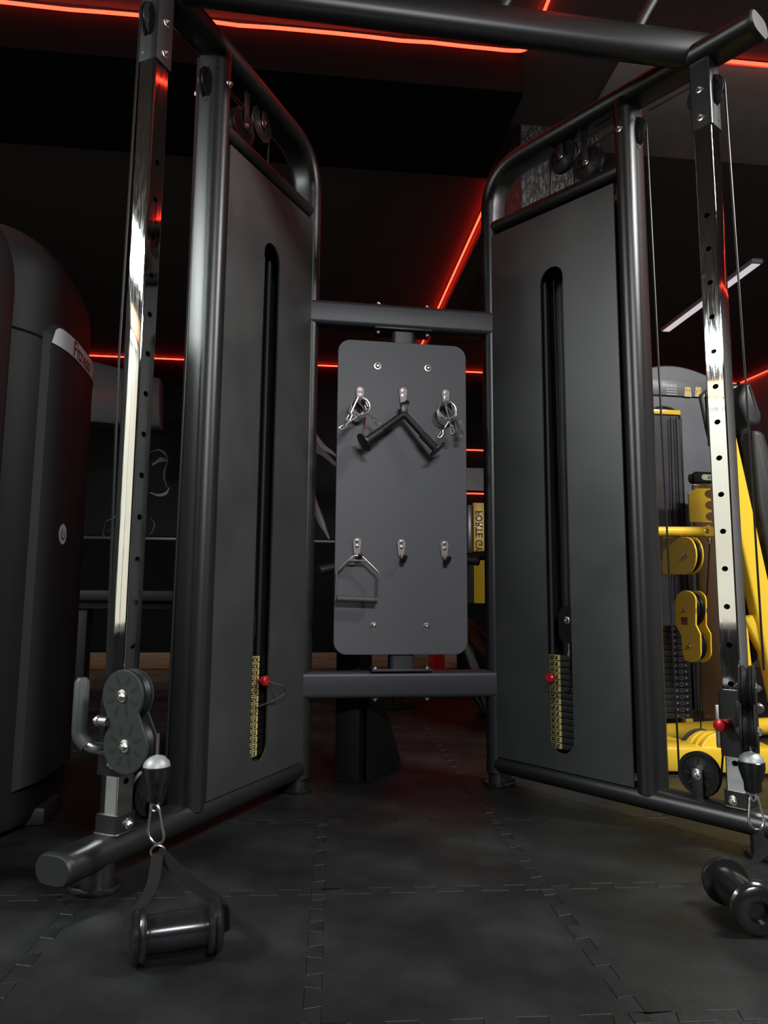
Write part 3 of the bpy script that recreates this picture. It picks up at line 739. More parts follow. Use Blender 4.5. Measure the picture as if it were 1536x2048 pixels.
# ================================================================== MOULDED MACHINE AT THE LEFT
lm_ = thing('selector_machine', 'black moulded weight machine with silver Fitness label at the left edge', 'gym machine', (-1.35, -.1, 0))
def sup(a, b, n=40, e=3, t0=0, t1=2*PI):
    out = []
    for i in range(n):
        t = t0+(t1-t0)*i/(n-1 if t1-t0 < 2*PI-1e-6 else n); c, s = math.cos(t), math.sin(t)
        out.append((math.copysign(abs(c)**(2/e), c)*a, math.copysign(abs(s)**(2/e), s)*b))
    return out
LC = V((-1.42, -.18, 0)); LA, LB = .35, .36
def lring(z, s=1): return [LC+V((x*s, y*s, z)) for x, y in sup(LA, LB, 64)]
bm = B(); rings(bm, [lring(.02, .96), lring(.05), lring(1.358), lring(1.361, .990)]); lbody = obj('body_shell', bm, M['moulded'], lm_)
bm = B(); rings(bm, [lring(1.362, .990), lring(1.366)] + [lring(1.53+.20*math.sin(a), .35+.65*math.cos(a)**.9 if a < PI/2 else .35) for a in [PI/2*i/10 for i in range(10)]] + [lring(1.733, .3)]); obj('top_cover', bm, M['moulded'], lm_)
def lsurf(t, z, off=0):
    c, s = math.cos(t), math.sin(t)
    p = V((math.copysign(abs(c)**(2/3), c)*LA, math.copysign(abs(s)**(2/3), s)*LB, z))
    nn = V((math.copysign(abs(c)**(4/3), c)/LA, math.copysign(abs(s)**(4/3), s)/LB, 0)).normalized()
    return LC + p + nn*off
# raised front panel wrapped round the right face, rounded upper corner
T0, T1 = -.55, 1.1
NS = 40
def ptop(k): return 1.425 if k > 6 else 1.425-.05*(1-math.sqrt(max(0, 1-((6-k)/6)**2)))
bm = B(); g0, g1 = [], []
rows = 12
for k in range(NS+1):
    t = T0+(T1-T0)*k/NS; zt = ptop(k)
    g0.append([bm.verts.new(lsurf(t, .12+(zt-.12)*r/rows, .0)) for r in range(rows+1)])
    tt = min(max(t, T0+.05), T1-.05)
    g1.append([bm.verts.new(lsurf(tt, (.128+(zt-.008-.128)*r/rows), .016)) for r in range(rows+1)])
for k in range(NS):
    for r in range(rows): bm.faces.new((g1[k][r], g1[k+1][r], g1[k+1][r+1], g1[k][r+1]))
    for r in (0, rows): bm.faces.new((g0[k][r], g0[k+1][r], g1[k+1][r], g1[k][r]))
for k in (0, NS):
    for r in range(rows): bm.faces.new((g0[k][r], g0[k][r+1], g1[k][r+1], g1[k][r]))
lp_ = obj('front_panel', bm, M['moulded2'], lm_)
# silver label along the top of the panel
bm = B(); TL0, TL1 = T0+.06, .75; rowsL = []
for k in range(31):
    t = TL0+(TL1-TL0)*k/30; x = (k/30)*(TL1-TL0)*.42
    zt = 1.408 if x > .05 else 1.408-.052*(1-math.sqrt(max(0, 1-((.05-x)/.05)**2)))
    rowsL.append([lsurf(t, 1.352, .0165), lsurf(t, 1.352, .0185), lsurf(t, zt, .0185), lsurf(t, zt, .0165)])
rings(bm, rowsL); sl = obj('name_label', bm, M['silver'], lm_, label='silver label with dark lettering')
# arc length table for lettering on the curved face
tab = [(0, TL0)]; acc = 0
for k in range(400):
    t0_ = TL0+(TL1-TL0)*k/400; t1_ = TL0+(TL1-TL0)*(k+1)/400
    acc += (lsurf(t1_, 0)-lsurf(t0_, 0)).length; tab.append((acc, t1_))
def t_at(s):
    for (s0, a), (s1, b) in zip(tab, tab[1:]):
        if s <= s1: return a+(b-a)*max(0, (s-s0))/(s1-s0)
    return tab[-1][1]
bm = B(); put_text(bm, 'Fitness', .066, lambda x, y: lsurf(t_at(.200+x), 1.378+y, .0192)); obj('label_lettering', bm, M['label_text'], sl, smooth=False)
# round emblem
bm = B(); te = t_at(.12)
def em(x, y, off): return lsurf(t_at(.125+x), .815+y, off)
bm.faces.new([bm.verts.new(em(.03*math.cos(a), .03*math.sin(a), .0167)) for a in [2*PI*i/28 for i in range(28)]])
for i in range(16):
    a0, a1 = PI*.62+2*PI*.77*i/16, PI*.62+2*PI*.77*(i+1)/16
    f = bm.faces.new([bm.verts.new(em(r*math.cos(a), r*math.sin(a), .0173)) for r, a in ((.012, a0), (.017, a0), (.017, a1), (.012, a1))]); f.material_index = 1
f = bm.faces.new([bm.verts.new(em(x, y, .0173)) for x, y in ((-.0022, -.006), (.0022, -.006), (.0022, .008), (-.0022, .008))]); f.material_index = 1
obj('emblem', bm, [M['silver'], M['label_text']], lm_, smooth=False, label='round silver emblem')
# foot at the base
bm = B(); abox(bm, -1.18, -1.05, -.30, -.14, .0, .05, .01); obj('foot', bm, M['rubber'], lm_)
# taller side column at the very edge
bm = B(); rr_ = lambda z, s: [V((-1.256+x*s, -.70+y*s, z)) for x, y in sup(.155, .12, 40, 3.2)]
rings(bm, [rr_(.0, 1)]+[rr_(1.40, 1)]+[rr_(1.40+.2*math.sin(a), .3+.7*math.cos(a)) for a in [PI/2*i/8 for i in range(1, 9)]]); obj('side_column', bm, M['moulded'], lm_)

# ================================================================== YELLOW MACHINE AT THE RIGHT
ym = thing('yellow_press_machine', 'yellow framed seated press machine with grey weight tower behind the right column', 'gym machine', (1.75, .5, 0))
YS = .78
def A(x, y, Y): return atY(x, y, Y)
# grey tower with a window slot
tl, tr_ = A(1255, 745, YS), A(1432, 745, YS)
x0, x1 = tl.x, tr_.x; ztop = A(1365, 732, YS).z
bm = B(); ol = [(x0, .1), (x1, .1)]
for i in range(13): t = i/12; ol.append((x1+(x0-x1)*t, ztop-.06+.06*math.sin(PI*t)))
prism(bm, ol, (0, YS+.20, 0), (1, 0, 0), (0, 0, 1), (0, -1, 0), -.2, .2, .008); gt = obj('weight_tower', bm, M['greyshroud'], ym)
wx0, wx1 = A(1300, 1000, YS).x, A(1367, 1000, YS).x
zw1, zw0 = A(1340, 815, YS).z, .12
wo = []
for i in range(9): a = PI*i/8; wo.append(((wx0+wx1)/2+(wx1-wx0)/2*math.cos(a), zw1-.06+.06*math.sin(a)))
wo += [(wx0, zw0), (wx1, zw0)]
bm = B(); prism(bm, wo, (0, YS, 0), (1, 0, 0), (0, 0, 1), (0, -1, 0), .0, .004); wn = obj('tower_window', bm, M['greydark'], gt)
bm = B(); tube(bm, [V((a, YS-.006, b)) for a, b in wo], .006, 8, closed=True); obj('window_edging', bm, M['rubber'], gt)
bm = B(); box(bm, ((wx0+wx1)/2, YS-.008, A(1345, 826, YS).z), ((wx1-wx0)/2*.96, 0, 0), (0, .006, 0), (0, 0, .012), .002); obj('window_bar', bm, M['yellow'], gt)
for px_ in (1341, 1352): 
    bm = B(); tube(bm, [A(px_, 835, YS-.02), A(px_+9 if px_ < 1350 else px_+14, 1200, YS-.02)], .0032, 6); obj('cable', bm, M['gloss'], ym)
# dark band and placard at the top of the tower
bm = B(); box(bm, ((x0+x1)/2, YS-.006, A(1365, 778, YS).z), ((x1-x0)/2*.97, 0, 0), (0, .005, 0), (0, 0, (A(1365, 764, YS).z-A(1365, 795, YS).z)/2), .002); pc = obj('instruction_placard', bm, mat('grey_placard', (.12, .12, .13), .4), gt)
bm = B(); zc_ = A(1341, 770, YS).z
put_text(bm, 'fitness', .030, lambda x, y: V((A(1337, 772, YS).x+x, YS-.0125, A(1337, 772, YS).z+y)))
for k in range(3):
    zz = A(1340, 780+5*k, YS).z; xx = A(1341, 780, YS).x
    bm.faces.new([bm.verts.new((xx+a, YS-.0125, zz+b)) for a, b in ((-.03, -.0012), (.028, -.0012), (.028, .0012), (-.03, .0012))])
obj('placard_print', bm, M['wprint'], pc, smooth=False)
# two pictogram figures in amber on pale cards
for px_ in (1373, 1394):
    o_ = A(px_, 784, YS); sgn = 1 if px_ < 1380 else -1
    def G(a, b, e=0): return V((o_.x+a, YS-.0118-e, o_.z+b))
    bm = B(); bm.faces.new([bm.verts.new(G(a, b)) for a, b in ((-.020, -.028), (.020, -.028), (.014, .022), (-.014, .022))]).material_index = 0
    for pl in ([(-.012, -.026), (.012, -.026), (.013, .0), (.008, .008), (-.008, .008), (-.013, 0)], [(.008, .0), (.018, .012), (.015, .018), (.005, .008)], [(-.008, 0), (-.018, .012*sgn), (-.015, .018*sgn), (-.005, .008)]):
        bm.faces.new([bm.verts.new(G(a, b, .0006)) for a, b in pl]).material_index = 1
    bm.faces.new([bm.verts.new(G(.0065*math.cos(t), .016+.0075*math.sin(t), .0008)) for t in [2*PI*i/12 for i in range(12)]]).material_index = 1
    obj('pictogram', bm, [M['pale'], M['amber']], pc, smooth=False)
# weight stack with round holes and lb / kg figures
YK = .60
kx0, kx1 = A(1325, 1350, YK).x, A(1378, 1350, YK).x
zk0, zk1 = A(1364, 1438, YK).z, A(1364, 1251, YK).z
nk = 15; pk = (zk1-zk0)/nk
hxc = A(1363, 1380, YK).x
for k in range(nk):
    zz = zk0+pk*(k+.5)
    bm = B(); box(bm, ((kx0+kx1)/2, YK+.06, zz), ((kx1-kx0)/2+.01, 0, 0), (0, .06, 0), (0, 0, pk/2-.0012), .0015); wp = obj('stack_plate', bm, M['plate'], ym)
    bm = B(); tube(bm, [V((hxc+.0085*math.cos(a), YK-.001, zz+.0085*math.sin(a))) for a in [2*PI*i/16 for i in range(16)]], .0022, 6, closed=True); obj('hole_rim', bm, M['steel'], wp)
    lb = (nk-k)*10+10; bm = B()
    put_text(bm, str(lb), .011, lambda x, y: V((hxc-.026+x, YK-.0015, zz+y)))
    put_text(bm, str(round(lb*.4536)), .011, lambda x, y: V((hxc+.025+x, YK-.0015, zz+y)))
    obj('plate_figures', bm, M['wprint'], wp, smooth=False)
# smoked guard behind the pulleys, scalloped range plate, counter
g0_, g1_ = A(1379, 968, .66), A(1440, 1440, .66)
bm = B(); box(bm, ((g0_.x+g1_.x)/2+.02, .67, (g0_.z+g1_.z)/2), ((g1_.x-g0_.x)/2, 0, 0), (0, .006, 0), (0, 0, (g0_.z-g1_.z)/2), .002); obj('guard_panel', bm, M['guard'], ym)
bm = B(); pl = []
c0 = A(1376, 1010, .58)
xa, xb = A(1376, 1000, .58).x, A(1420, 1000, .58).x; za, zb_ = A(1376, 976, .58).z, A(1376, 1044, .58).z
pl = [(xa, zb_), (xb, zb_)]
for k in range(3):
    zc_ = zb_+(za-zb_)*(k+.5)/3; hr = (za-zb_)/6
    for i in range(7): a = -PI/2+PI*i/6; pl.append((xb-hr*1.2*math.cos(a), zc_+hr*.8*math.sin(a)))
pl += [(xb, za), ((xa+xb)/2, za+.012), (xa, za-.03)]
prism(bm, pl, (0, .58, 0), (1, 0, 0), (0, 0, 1), (0, -1, 0), 0, .008, 0); obj('range_plate', bm, M['ydark'], ym)
cc = A(1405, 956, .56)
bm = B(); prism(bm, rrect(.062, .027, .022, 6), cc, (1, 0, 0), (0, 0, 1), (0, -1, 0), -.02, .02, .006); ctr = obj('rep_counter', bm, M['gloss'], ym, label='black rounded counter with green display')
bm = B(); prism(bm, rrect(.036, .013, .012, 5), cc+V((.018, 0, 0)), (1, 0, 0), (0, 0, 1), (0, -1, 0), .019, .0215); obj('display_rim', bm, M['lcd'], ctr)
bm = B(); prism(bm, rrect(.012, .008, .002, 3), cc+V((.024, 0, 0)), (1, 0, 0), (0, 0, 1), (0, -1, 0), .021, .0225); obj('display', bm, M['greyshroud'], ctr)
# horizontal arm with rod end
YA = .34
p0, p1 = A(1300, 1063, YA), A(1408, 1063, YA)
bm = B(); tube(bm, [p0, p1], .021, 16); ar = obj('lever_arm', bm, M['yellow'], ym)
bm = B(); prism(bm, stadium(.032, .023), p1+V((.012, 0, 0)), (1, 0, 0), (0, 0, 1), (0, -1, 0), -.018, .019, .003); obj('arm_lug', bm, M['yellow'], ar)
bolt(ar, p1+V((.0, -.02, 0)), (0, -1, 0), .007)
re = A(1418, 1056, YA)
bm = B(); lathe(bm, re+V((0, 0, .01)), (0, 0, -1), [(.004, -.004), (.011, 0), (.012, .016), (.009, .02), (.009, .032), (.0075, .033), (.0075, .055), (.011, .056), (.011, .066), (.007, .067), (.007, .08)], 14); obj('rod_end', bm, M['steel'], ym)
bm = B(); tube(bm, [re+V((0, 0, -.06)), A(1414, 1190, YA)], .003, 6); obj('cable', bm, M['gloss'], ym)
bm = B(); tube(bm, [A(1396, 1100, YA), A(1402, 1470, YA)], .003, 6); obj('cable', bm, M['gloss'], ym)
# pulley blocks: yellow side plates with the pulleys seen edge on
def block(pts_r, X0, ps, wdt):
    """pts_r: outline of the left plate; the block lies in a fore-and-aft plane, its wheels turn about the X axis"""
    ex = V((1, 0, 0)); o3 = [atX(x, y, X0) for x, y in pts_r]; c = sum(o3, V())/len(o3)
    ol = [(p.y-c.y, p.z-c.z) for p in o3]
    bm = B(); prism(bm, ol, c, (0, 1, 0), (0, 0, 1), ex*-1, -.006, .0, .0015); b = obj('pulley_housing', bm, M['yellow'], ym)
    bm = B(); prism(bm, ol, c+ex*wdt, (0, 1, 0), (0, 0, 1), ex, -.006, .0, .0015); obj('rear_plate', bm, M['yellow'], b)
    for (x, y, r, nb) in ps:
        pc_ = atX(x, y, X0)
        for k in range(nb):
            cc_ = pc_ + ex*(wdt*(k+.5)/nb)
            h = min(.010, wdt/nb*.42)
            bm = B(); lathe(bm, cc_, ex, [(r*.4, -h), (r, -h), (r, -h*.7), (r*.85, 0), (r, h*.7), (r, h), (r*.4, h)], 28); obj('wheel', bm, M['pulley'], b)
        bolt(b, pc_-ex*.0, -ex, .008)
    return b
def rounded(px, n=8):
    return [(p.x, p.y) for p in smooth_path([V((a, b, 0)) for a, b in px], 999, n)]
b1 = [(1325, 1074), (1372, 1074)] + [(1372+20*math.sin(PI*i/10), 1111-37*math.cos(PI*i/10)) for i in range(11)] + [(1372, 1149), (1325, 1149)]
X1 = A(1372, 1110, .30).x
block(b1, X1, [(1372, 1111, .066, 1)], .036)
b2 = [(1371+20*math.cos(a), 1201+20*math.sin(a)) for a in [PI+PI*i/10 for i in range(11)]] + [(1391, 1250), (1400, 1268)] + [(1383+18*math.cos(a), 1305+20*math.sin(a)) for a in [0+PI*i/10 for i in range(11)]] + [(1362, 1270), (1351, 1250)]
bb = block(b2, X1+.01, [(1372, 1218, .070, 3), (1381, 1290, .060, 1)], .052)
wl = atX(1369, 1242, X1+.01)
bm = B()
for z0_, z1_, mi in ((-.014, .016, 1), (.0, .014, 0), (-.005, -.003, 2), (-.010, -.008, 2)):
    e = .0 if mi == 1 else .0006
    f = bm.faces.new([bm.verts.new(wl+V((-.0012-e, -a*1.3, b))) for a, b in ((-.018, z0_), (.018, z0_), (.018, z1_), (-.018, z1_))]); f.material_index = mi
obj('warning_label', bm, [M['red'], M['kprint'], M['yprint']], bb, smooth=False, label='red and yellow warning label')
# base with pulley covers
bm = B(); bl, br_ = A(1320, 1592, .02), A(1460, 1592, .02)
box(bm, (1.12, .09, .055), (.30, -.07, 0), (.02, .07, 0), (0, 0, .045), .012); bs_ = obj('base_frame', bm, M['yellow'], ym)
for px_, r_, Y_ in ((1408, .095, .16), (1432, .085, .05)):
    c = A(px_, 1512, Y_); bm = B(); lathe(bm, c+V((0, .05, 0)), V((.15, -.99, 0)), [(r_*.9, 0), (r_, .006), (r_, .022), (r_*.9, .024), (r_*.9, .036), (r_, .038), (r_, .056), (r_*.9, .062)], 32); obj('pulley_cover', bm, M['yellow'], ym)
bm = B(); c = A(1408, 1512, .16); tube(bm, ring_pts(c+V((.0, .03, 0)), V((.15, -.99, 0)), .092, 0, 2*PI, 32)[:-1], .008, 8, closed=True); obj('belt', bm, M['rubber'], ym)
bm = B(); tube(bm, [A(1310, 1478, .5), A(1385, 1500, .3)], .028, 16); obj('base_tube', bm, M['yellow'], ym)
bm = B(); tube(bm, [V((1.15, .55, .05)), V((2.3, .75, .05))], .04, 12); tube(bm, [V((1.5, .7, .05)), V((1.5, .9, .6))], .03, 12); obj('rear_base_tube', bm, M['yellow'], ym)
# inclined main tube, cross tube, lower struts
def flat_tube(name, p, q, w_, t_, m_=None):
    p, q = V(p), V(q); z_ = (q-p).normalized(); y_ = V((0, 1, 0)); y_ = (y_-z_*y_.dot(z_)).normalized(); x_ = y_.cross(z_)
    bm = B(); sec = rrect(w_, t_, .012)
    rings(bm, [[o_+x_*a+y_*b for a, b in sec] for o_ in (p, q)]); return obj(name, bm, m_ or M['yellow'], ym)
flat_tube('inclined_tube', A(1448, 880, .20), A(1566, 1420, .12), .042, .03)
flat_tube('cross_tube', A(1440, 1072, .24), A(1500, 1072, .24), .022, .02)
flat_tube('lower_strut', A(1484, 1250, .16), A(1496, 1372, .14), .016, .02)
flat_tube('lower_strut', A(1492, 1235, .15), A(1550, 1345, .15), .022, .02)
flat_tube('base_leg', A(1470, 1585, .06), A(1620, 1590, .06), .03, .03)
# upholstery: head pad, back pad, their black carrier plates
def pad(name, pts, Y, th, m_):
    o3 = [A(x, y, Y) for x, y in pts]; c = sum(o3, V())/len(o3)
    pl = [(p.x, p.y) for p in smooth_path([V(((p-c).x, (p-c).z, 0)) for p in o3+[o3[0], o3[1]]], .03, 4)][1:-1]
    n_ = len(pl); k = 0
    bm = B(); i1 = inset(pl, .008); i2 = inset(pl, .02)
    rings(bm, [[c+V((a, h, b)) for a, b in q_] for q_, h in ((i1, th), (pl, th-.01), (pl, .012), (i1, .003), (i2, 0))]); return obj(name, bm, m_, ym)
pad('head_pad', [(1493, 763), (1504, 766), (1527, 832), (1522, 848), (1500, 853), (1478, 800)], .14, .10, M['leather'])
pad('back_pad', [(1506, 858), (1530, 862), (1575, 1010), (1640, 1330), (1580, 1330), (1520, 1010)], .14, .08, M['leather'])
pad('pad_carrier', [(1462, 768), (1480, 764), (1502, 850), (1508, 872), (1478, 874), (1468, 862)], .26, .02, M['powder'])
pad('seat_carrier', [(1480, 868), (1515, 862), (1560, 1080), (1600, 1330), (1560, 1330), (1528, 1090)], .25, .02, M['powder'])
pad('carrier_plate', [(1399, 788), (1414, 778), (1420, 778), (1424, 900), (1413, 858)], .30, .015, M['powder'])
pad('lower_carrier', [(1482, 1180), (1494, 1180), (1518, 1320), (1500, 1330), (1490, 1300)], .22, .015, M['powder'])

# ================================================================== BACKGROUND
# mirror reflection of a yellow upright with dark letters, modelled as a solid post
yp = thing('yellow_mirror_image', 'solid stand-in for a reflected yellow upright with dark gym lettering right of the hook board', 'post', (0, 0, 0))
YU = 3.2
a0, a1 = A(947, 1005, YU), A(979, 1207, YU)
yp.location = V(((a0.x+a1.x)/2, YU, 0))
bm = B(); abox(bm, a0.x, a1.x, YU, YU+.06, a1.z, a0.z, .006); ub = obj('upright', bm, M['yellow'], yp)
bm = B(); tc_ = (A(962, 1105, YU)); cap_h = (A(955, 1050, YU).x-A(950, 1050, YU).x)
# the string runs downwards and is mirrored
put_text(bm, 'FORTE GYM', .084, lambda x, y: V(((a0.x+a1.x)/2-.016-y, YU-.0015, A(962, 1020, YU).z-.205-x*.88)))
obj('lettering', bm, M['kprint'], ub, smooth=False)
bm = B(); abox(bm, a0.x-.12, a1.x+.12, YU-.03, YU+.12, 0, a1.z, .004); obj('plinth', bm, M['wall_low'], yp)
bm = B(); abox(bm, a0.x-.055, a0.x-.005, YU+.0, YU+.05, a1.z, a0.z-.02, .004); obj('side_strip', bm, M['greydark'], yp)
# light strips with shelf on back wall, right of board
for py_, lab in ((900, 'upper short red LED strip on the back wall right of the hook board'), (987, 'lower short red LED strip on the back wall right of the hook board')):
    z_ = A(955, py_, 4.40).z
    led([Rm(1.0, YB-.03, z_), Rm(2.2, YB-.03, z_)], lab)
bm = B(); z_ = A(955, 955, 4.4).z; rbox(bm, 1.0, 2.2, YB-.02, YB, z_-.13, z_+.10); tag(obj('wall_mirror', bm, mat('dim_mirror', (.10, .11, .115), .35)), 'dim grey mirror panel on the back wall between two red strips', 'mirror')
# mural on the back wall: grey brush print of a muscular figure
mu = thing('mural_poster', 'black wall mural print with grey muscular figure outlines on the back wall', 'poster', Rm(-1.4, YB-.004, 1.25))
bm = B(); rbox(bm, -3.3, .7, YB-.006, YB-.001, 1.225, 2.72); obj('sheet', bm, mat('mural_black', (.0035, .003, .0035), .5, spec=.15), mu)
def stroke(pts, wd, m_, e=0):
    bm = B(); ps = smooth_path([(*p, 0) for p in pts], 60, 6); k = len(ps); L_, R__ = [], []
    for i, p in enumerate(ps):
        t = (ps[min(i+1, k-1)]-ps[max(i-1, 0)]).normalized(); nn = V((-t.y, t.x, 0)); h = wd*(.25+.75*math.sin(PI*(i+.5)/k))/2
        for s_, l_ in ((1, L_), (-1, R__)):
            q_ = p+nn*h*s_; yy = 4.44
            w3 = A(q_.x, q_.y, 4.40); 
            d_ = ray(q_.x, q_.y); o_ = Rm(0, YB-.0075-e, 0); t_ = (o_-CAM).dot(RY)/d_.dot(RY); l_.append(bm.verts.new(CAM+d_*t_))
    for i in range(k-1): bm.faces.new((L_[i], L_[i+1], R__[i+1], R__[i]))
    obj('brush_stroke', bm, m_, mu, smooth=False)
for pts, wd, m_ in (
    ([(606, 842), (628, 866), (645, 893), (664, 905), (676, 915)], 9, 'gprint2'), ([(612, 850), (624, 880), (640, 900), (672, 930)], 22, 'gprint'),
    ([(622, 960), (628, 1005), (645, 1050), (658, 1076)], 14, 'gprint'), ([(627, 975), (632, 1010), (646, 1048), (658, 1078)], 6, 'gprint2'),
    ([(612, 985), (606, 1010), (604, 1030)], 5, 'gprint'), ([(300, 905), (318, 898), (332, 908), (336, 925)], 4, 'gprint'),
    ([(304, 930), (322, 918), (334, 922)], 10, 'gprint'), ([(300, 985), (318, 992), (334, 986), (338, 975)], 6, 'gprint2'), ([(334, 925), (326, 950), (334, 975)], 4, 'gprint'),
    ([(212, 1042), (228, 1036), (232, 1030), (244, 1048)], 2.5, 'gprint2'), ([(212, 1042), (204, 1070), (216, 1076), (234, 1062), (226, 1056), (214, 1062)], 2, 'gprint'),
    ([(228, 1036), (240, 1026), (248, 1030)], 2, 'gprint'), ([(300, 1035), (310, 1045), (306, 1062), (296, 1072)], 2, 'gprint')):
    stroke(pts, wd, M[m_], .0004*(m_ == 'gprint2'))
# glossy pale panel on the left of the back wall
gp = thing('wall_cabinet', 'glossy pale grey curved cabinet on the dark wall behind the left chrome column', 'cabinet', A(255, 850, 3.3))
bm = B(); rs = []
for k in range(9):
    t = k/8; xx = 165+155*t; Y_ = 3.0+.5*t
    tp_, bt_ = A(xx, 716+40*t, Y_), A(xx, 840+14*t, Y_); bul = .10*math.sin(PI*.5)*1
    rs.append([tp_+V((0, .15, 0)), tp_+V((0, .02, 0)), tp_.lerp(bt_, .1)+V((0, -.02, 0)), tp_.lerp(bt_, .35)+V((0, -.045, 0)), tp_.lerp(bt_, .7)+V((0, -.045, 0)), tp_.lerp(bt_, .95)+V((0, -.015, 0)), bt_+V((0, .02, 0)), bt_+V((0, .15, 0))])
rings(bm, rs); obj('case', bm, M['glossy_grey'], gp)
bm = B(); box(bm, A(250, 786, 3.5)+V((0, .5, 0)), (.05, 0, 0), (0, .38, 0), (0, 0, .05)); obj('wall_arm', bm, M['dark'], gp)
# stand behind the hook board with two handle grips
ds = thing('dip_stand', 'black stand behind the hook board with grips sticking out on both sides', 'gym equipment', (.31, 1.83, 0))
zg = A(800, 1128, 1.83).z
bm = B(); abox(bm, .28, .34, 1.80, 1.86, .01, zg+.03, .006); obj('upright', bm, M['powder'], ds)
bm = B(); lathe(bm, (.31, 1.83, 0), (0, 0, 1), [(.11, 0), (.12, .004), (.12, .012), (.08, .018)], 28); obj('base_disc', bm, M['gloss'], ds)
for e0, e1, bk in ((A(638, 1141, 1.72), A(680, 1132, 1.78), 0), (A(985, 1110, 1.80), A(930, 1113, 1.80), 0), (A(958, 1122, 1.70), A(925, 1118, 1.74), 0)):
    bm = B(); tube(bm, [e0, e1, V((.31, 1.83, zg))], .022, 14); hb_ = obj('grip_bar', bm, M['powder'], ds)
    dr = (e1-e0).normalized()
    bm = B(); lathe(bm, e0-dr*.004, dr, [(.02, 0), (.029, .003), (.03, .01), (.028, .13)], 18); obj('grip_sleeve', bm, M['rubber'], hb_)
# black upright with gusset
gu = thing('gusset_stand', 'matte black steel stand with triangular side gusset behind the lower beam', 'gym equipment', (-.1, .2, 0))
bm = B(); box(bm, (-.142, .13, .33), (.04, -.02, 0), (.03, .06, 0), (0, 0, .33), .003); obj('upright', bm, M['matte'], gu)
bm = B(); e1_ = V((.17, .265, 0)).normalized(); nn_2 = V((e1_.y, -e1_.x, 0))
prism(bm, [(0, .003), (.31, .003), (.30, .012), (.05, .37), (0, .37)], (-.102, .045, 0), e1_, (0, 0, 1), nn_2, -.004, .004); obj('gusset_plate', bm, M['matte'], gu)
# pale green post with bracket
gpst = thing('green_post', 'pale green steel post with ring bracket seen under the lower beam', 'post', A(721, 1415, 1.7).xy.to_3d())
zz_ = A(721, 1300, 1.7).z; px_ = A(721, 1415, 1.7).x
bm = B(); abox(bm, px_-.013, px_+.013, 1.69, 1.73, 0, zz_+.25, .003); obj('post', bm, M['green'], gpst)
bm = B(); abox(bm, px_-.02, px_+.035, 1.67, 1.69, .005, .05, .003); tube(bm, ring_pts((px_+.035, 1.665, .03), (0, 1, 0), .02, 0, 2*PI, 18)[:-1], .006, 8, closed=True); obj('ring_bracket', bm, M['green'], gpst)
# bench with brown leather rolls and pale legs
bn = thing('padded_bench', 'bench with brown leather roll pads and pale grey legs beside the right tower', 'bench', (.75, 1.5, 0))
for s_, (e0, e1) in enumerate(((A(932, 1262, 1.5), A(985, 1322, 1.35)), (A(944, 1258, 1.62), A(992, 1308, 1.5)))):
    dr = (e1-e0); L_ = dr.length
    bm = B(); lathe(bm, e0-dr*.35, dr, [(.008, 0), (.028, .01), (.034, .03), (.034, L_*1.5-.03), (.028, L_*1.5-.01), (.008, L_*1.5)], 20); obj('roll_pad', bm, M['brown'], bn)
for p_, q_, w_ in ((A(925, 1266, 1.5), A(978, 1420, 1.46), .022), (A(990, 1320, 1.35), A(978, 1428, 1.46), .014)):
    bm = B(); p_, q_ = V(p_), V(q_); z_ = (q_-p_).normalized(); x_ = V((0, 1, 0)).cross(z_).normalized(); y_ = z_.cross(x_)
    box(bm, (p_+q_)/2, x_*w_, y_*.02, (q_-p_)/2, .002); obj('leg', bm, M['pale'], bn)
bm = B(); e_ = A(975, 1428, 1.46); lathe(bm, (e_.x, e_.y, 0), (0, 0, 1), [(.06, 0), (.062, .008), (.05, .012), (.018, .014), (.018, .07)], 20); obj('foot_disc', bm, M['gloss'], bn)
bm = B(); tube(bm, [A(950, 1392, 1.5), A(972, 1428, 1.46)], .018, 12); obj('strut', bm, M['powder'], bn)
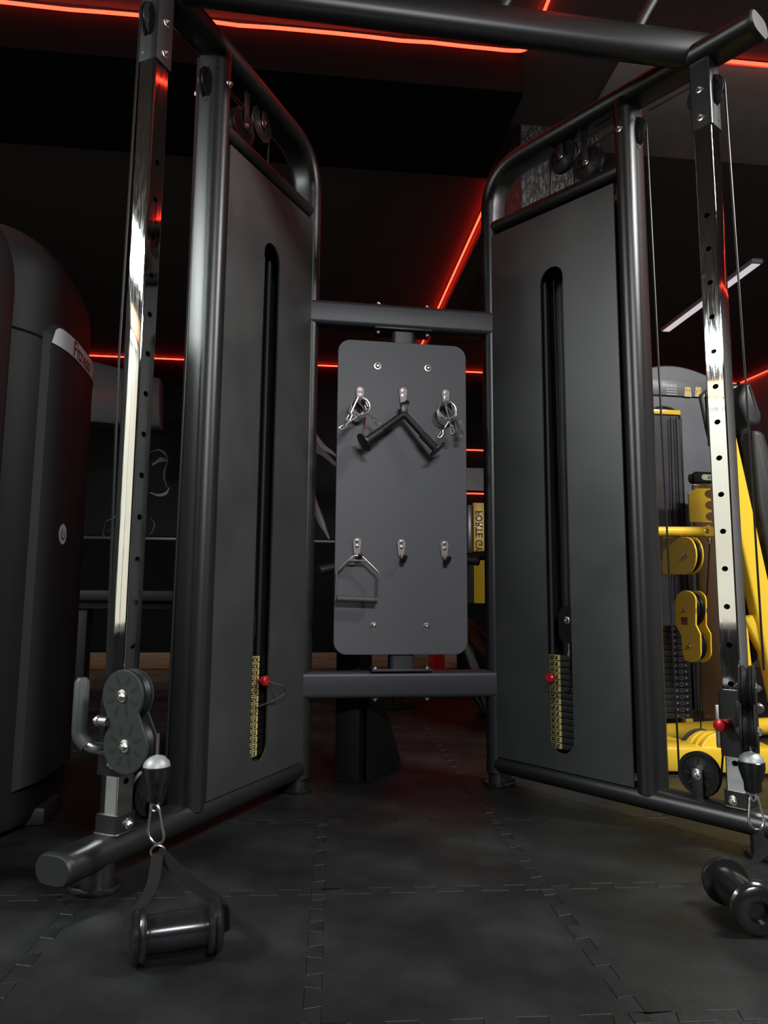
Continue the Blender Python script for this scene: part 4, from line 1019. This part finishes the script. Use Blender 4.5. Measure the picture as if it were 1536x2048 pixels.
# small red item and box at the back
rb = thing('red_box', 'small red box on the floor under the hook board', 'box', A(872, 1340, 3.9).xy.to_3d())
rx_ = A(874, 1330, 3.9); bm = B(); abox(bm, rx_.x-.06, rx_.x+.06, 3.85, 3.99, 0, .2, .006); obj('body', bm, M['red'], rb)
bm = B(); abox(bm, rx_.x-.062, rx_.x+.062, 3.845, 3.995, .2, .222, .004); obj('lid', bm, M['rubber'], rb)
# low dark frame machine far left between the column and the tower
fb = thing('flat_bench', 'dark flat bench with grey green frame behind the left chrome column', 'bench', (-1.15, 1.6, 0))
pA, pB = A(284, 1192, 1.6), A(345, 1200, 1.6)
bm = B(); abox(bm, pA.x-.35, pB.x+.25, 1.5, 1.78, pA.z-.03, pA.z+.03, .012); obj('bench_pad', bm, M['matte'], fb)
bm = B(); abox(bm, pA.x-.35, pB.x+.2, 1.56, 1.72, pA.z-.07, pA.z-.03, .004); obj('bench_frame', bm, M['cap'], fb)
for xx_ in (pA.x-.3, pB.x+.15):
    bm = B(); abox(bm, xx_-.025, xx_+.025, 1.58, 1.70, 0, pA.z-.07, .004); obj('leg', bm, M['matte'], fb)
# power box of the strip light
pw = thing('power_supply', 'small white power box of the LED strip hanging at the ceiling drop', 'power box', A(983, 305, .9))
cpw = A(983, 307, .95)
bm = B(); box(bm, cpw, (.018, 0, 0), (0, .03, 0), (0, 0, .035), .003); obj('case', bm, M['trim'], pw)
bm = B(); tube(bm, [cpw+V((-.02, 0, -.03)), cpw+V((-.03, 0, -.09)), cpw+V((-.015, 0, -.13)), cpw+V((-.035, .0, -.16))], .003, 6); obj('wire', bm, M['rubber'], pw)
# carton under the right tower
cx_ = A(1085, 1575, .35)
ct = thing('carton', 'small cream box on the floor behind the right tower rear foot', 'box', (cx_.x, .36, 0))
bm = B(); abox(bm, cx_.x-.06, cx_.x+.2, .30, .50, 0, .10, .003); obj('body', bm, mat('cream_card', (.42, .38, .25), .6), ct)
bm = B(); abox(bm, cx_.x-.062, cx_.x+.202, .298, .502, .10, .104, .001); obj('lid', bm, mat('cream_lid', (.45, .40, .27), .6), ct)
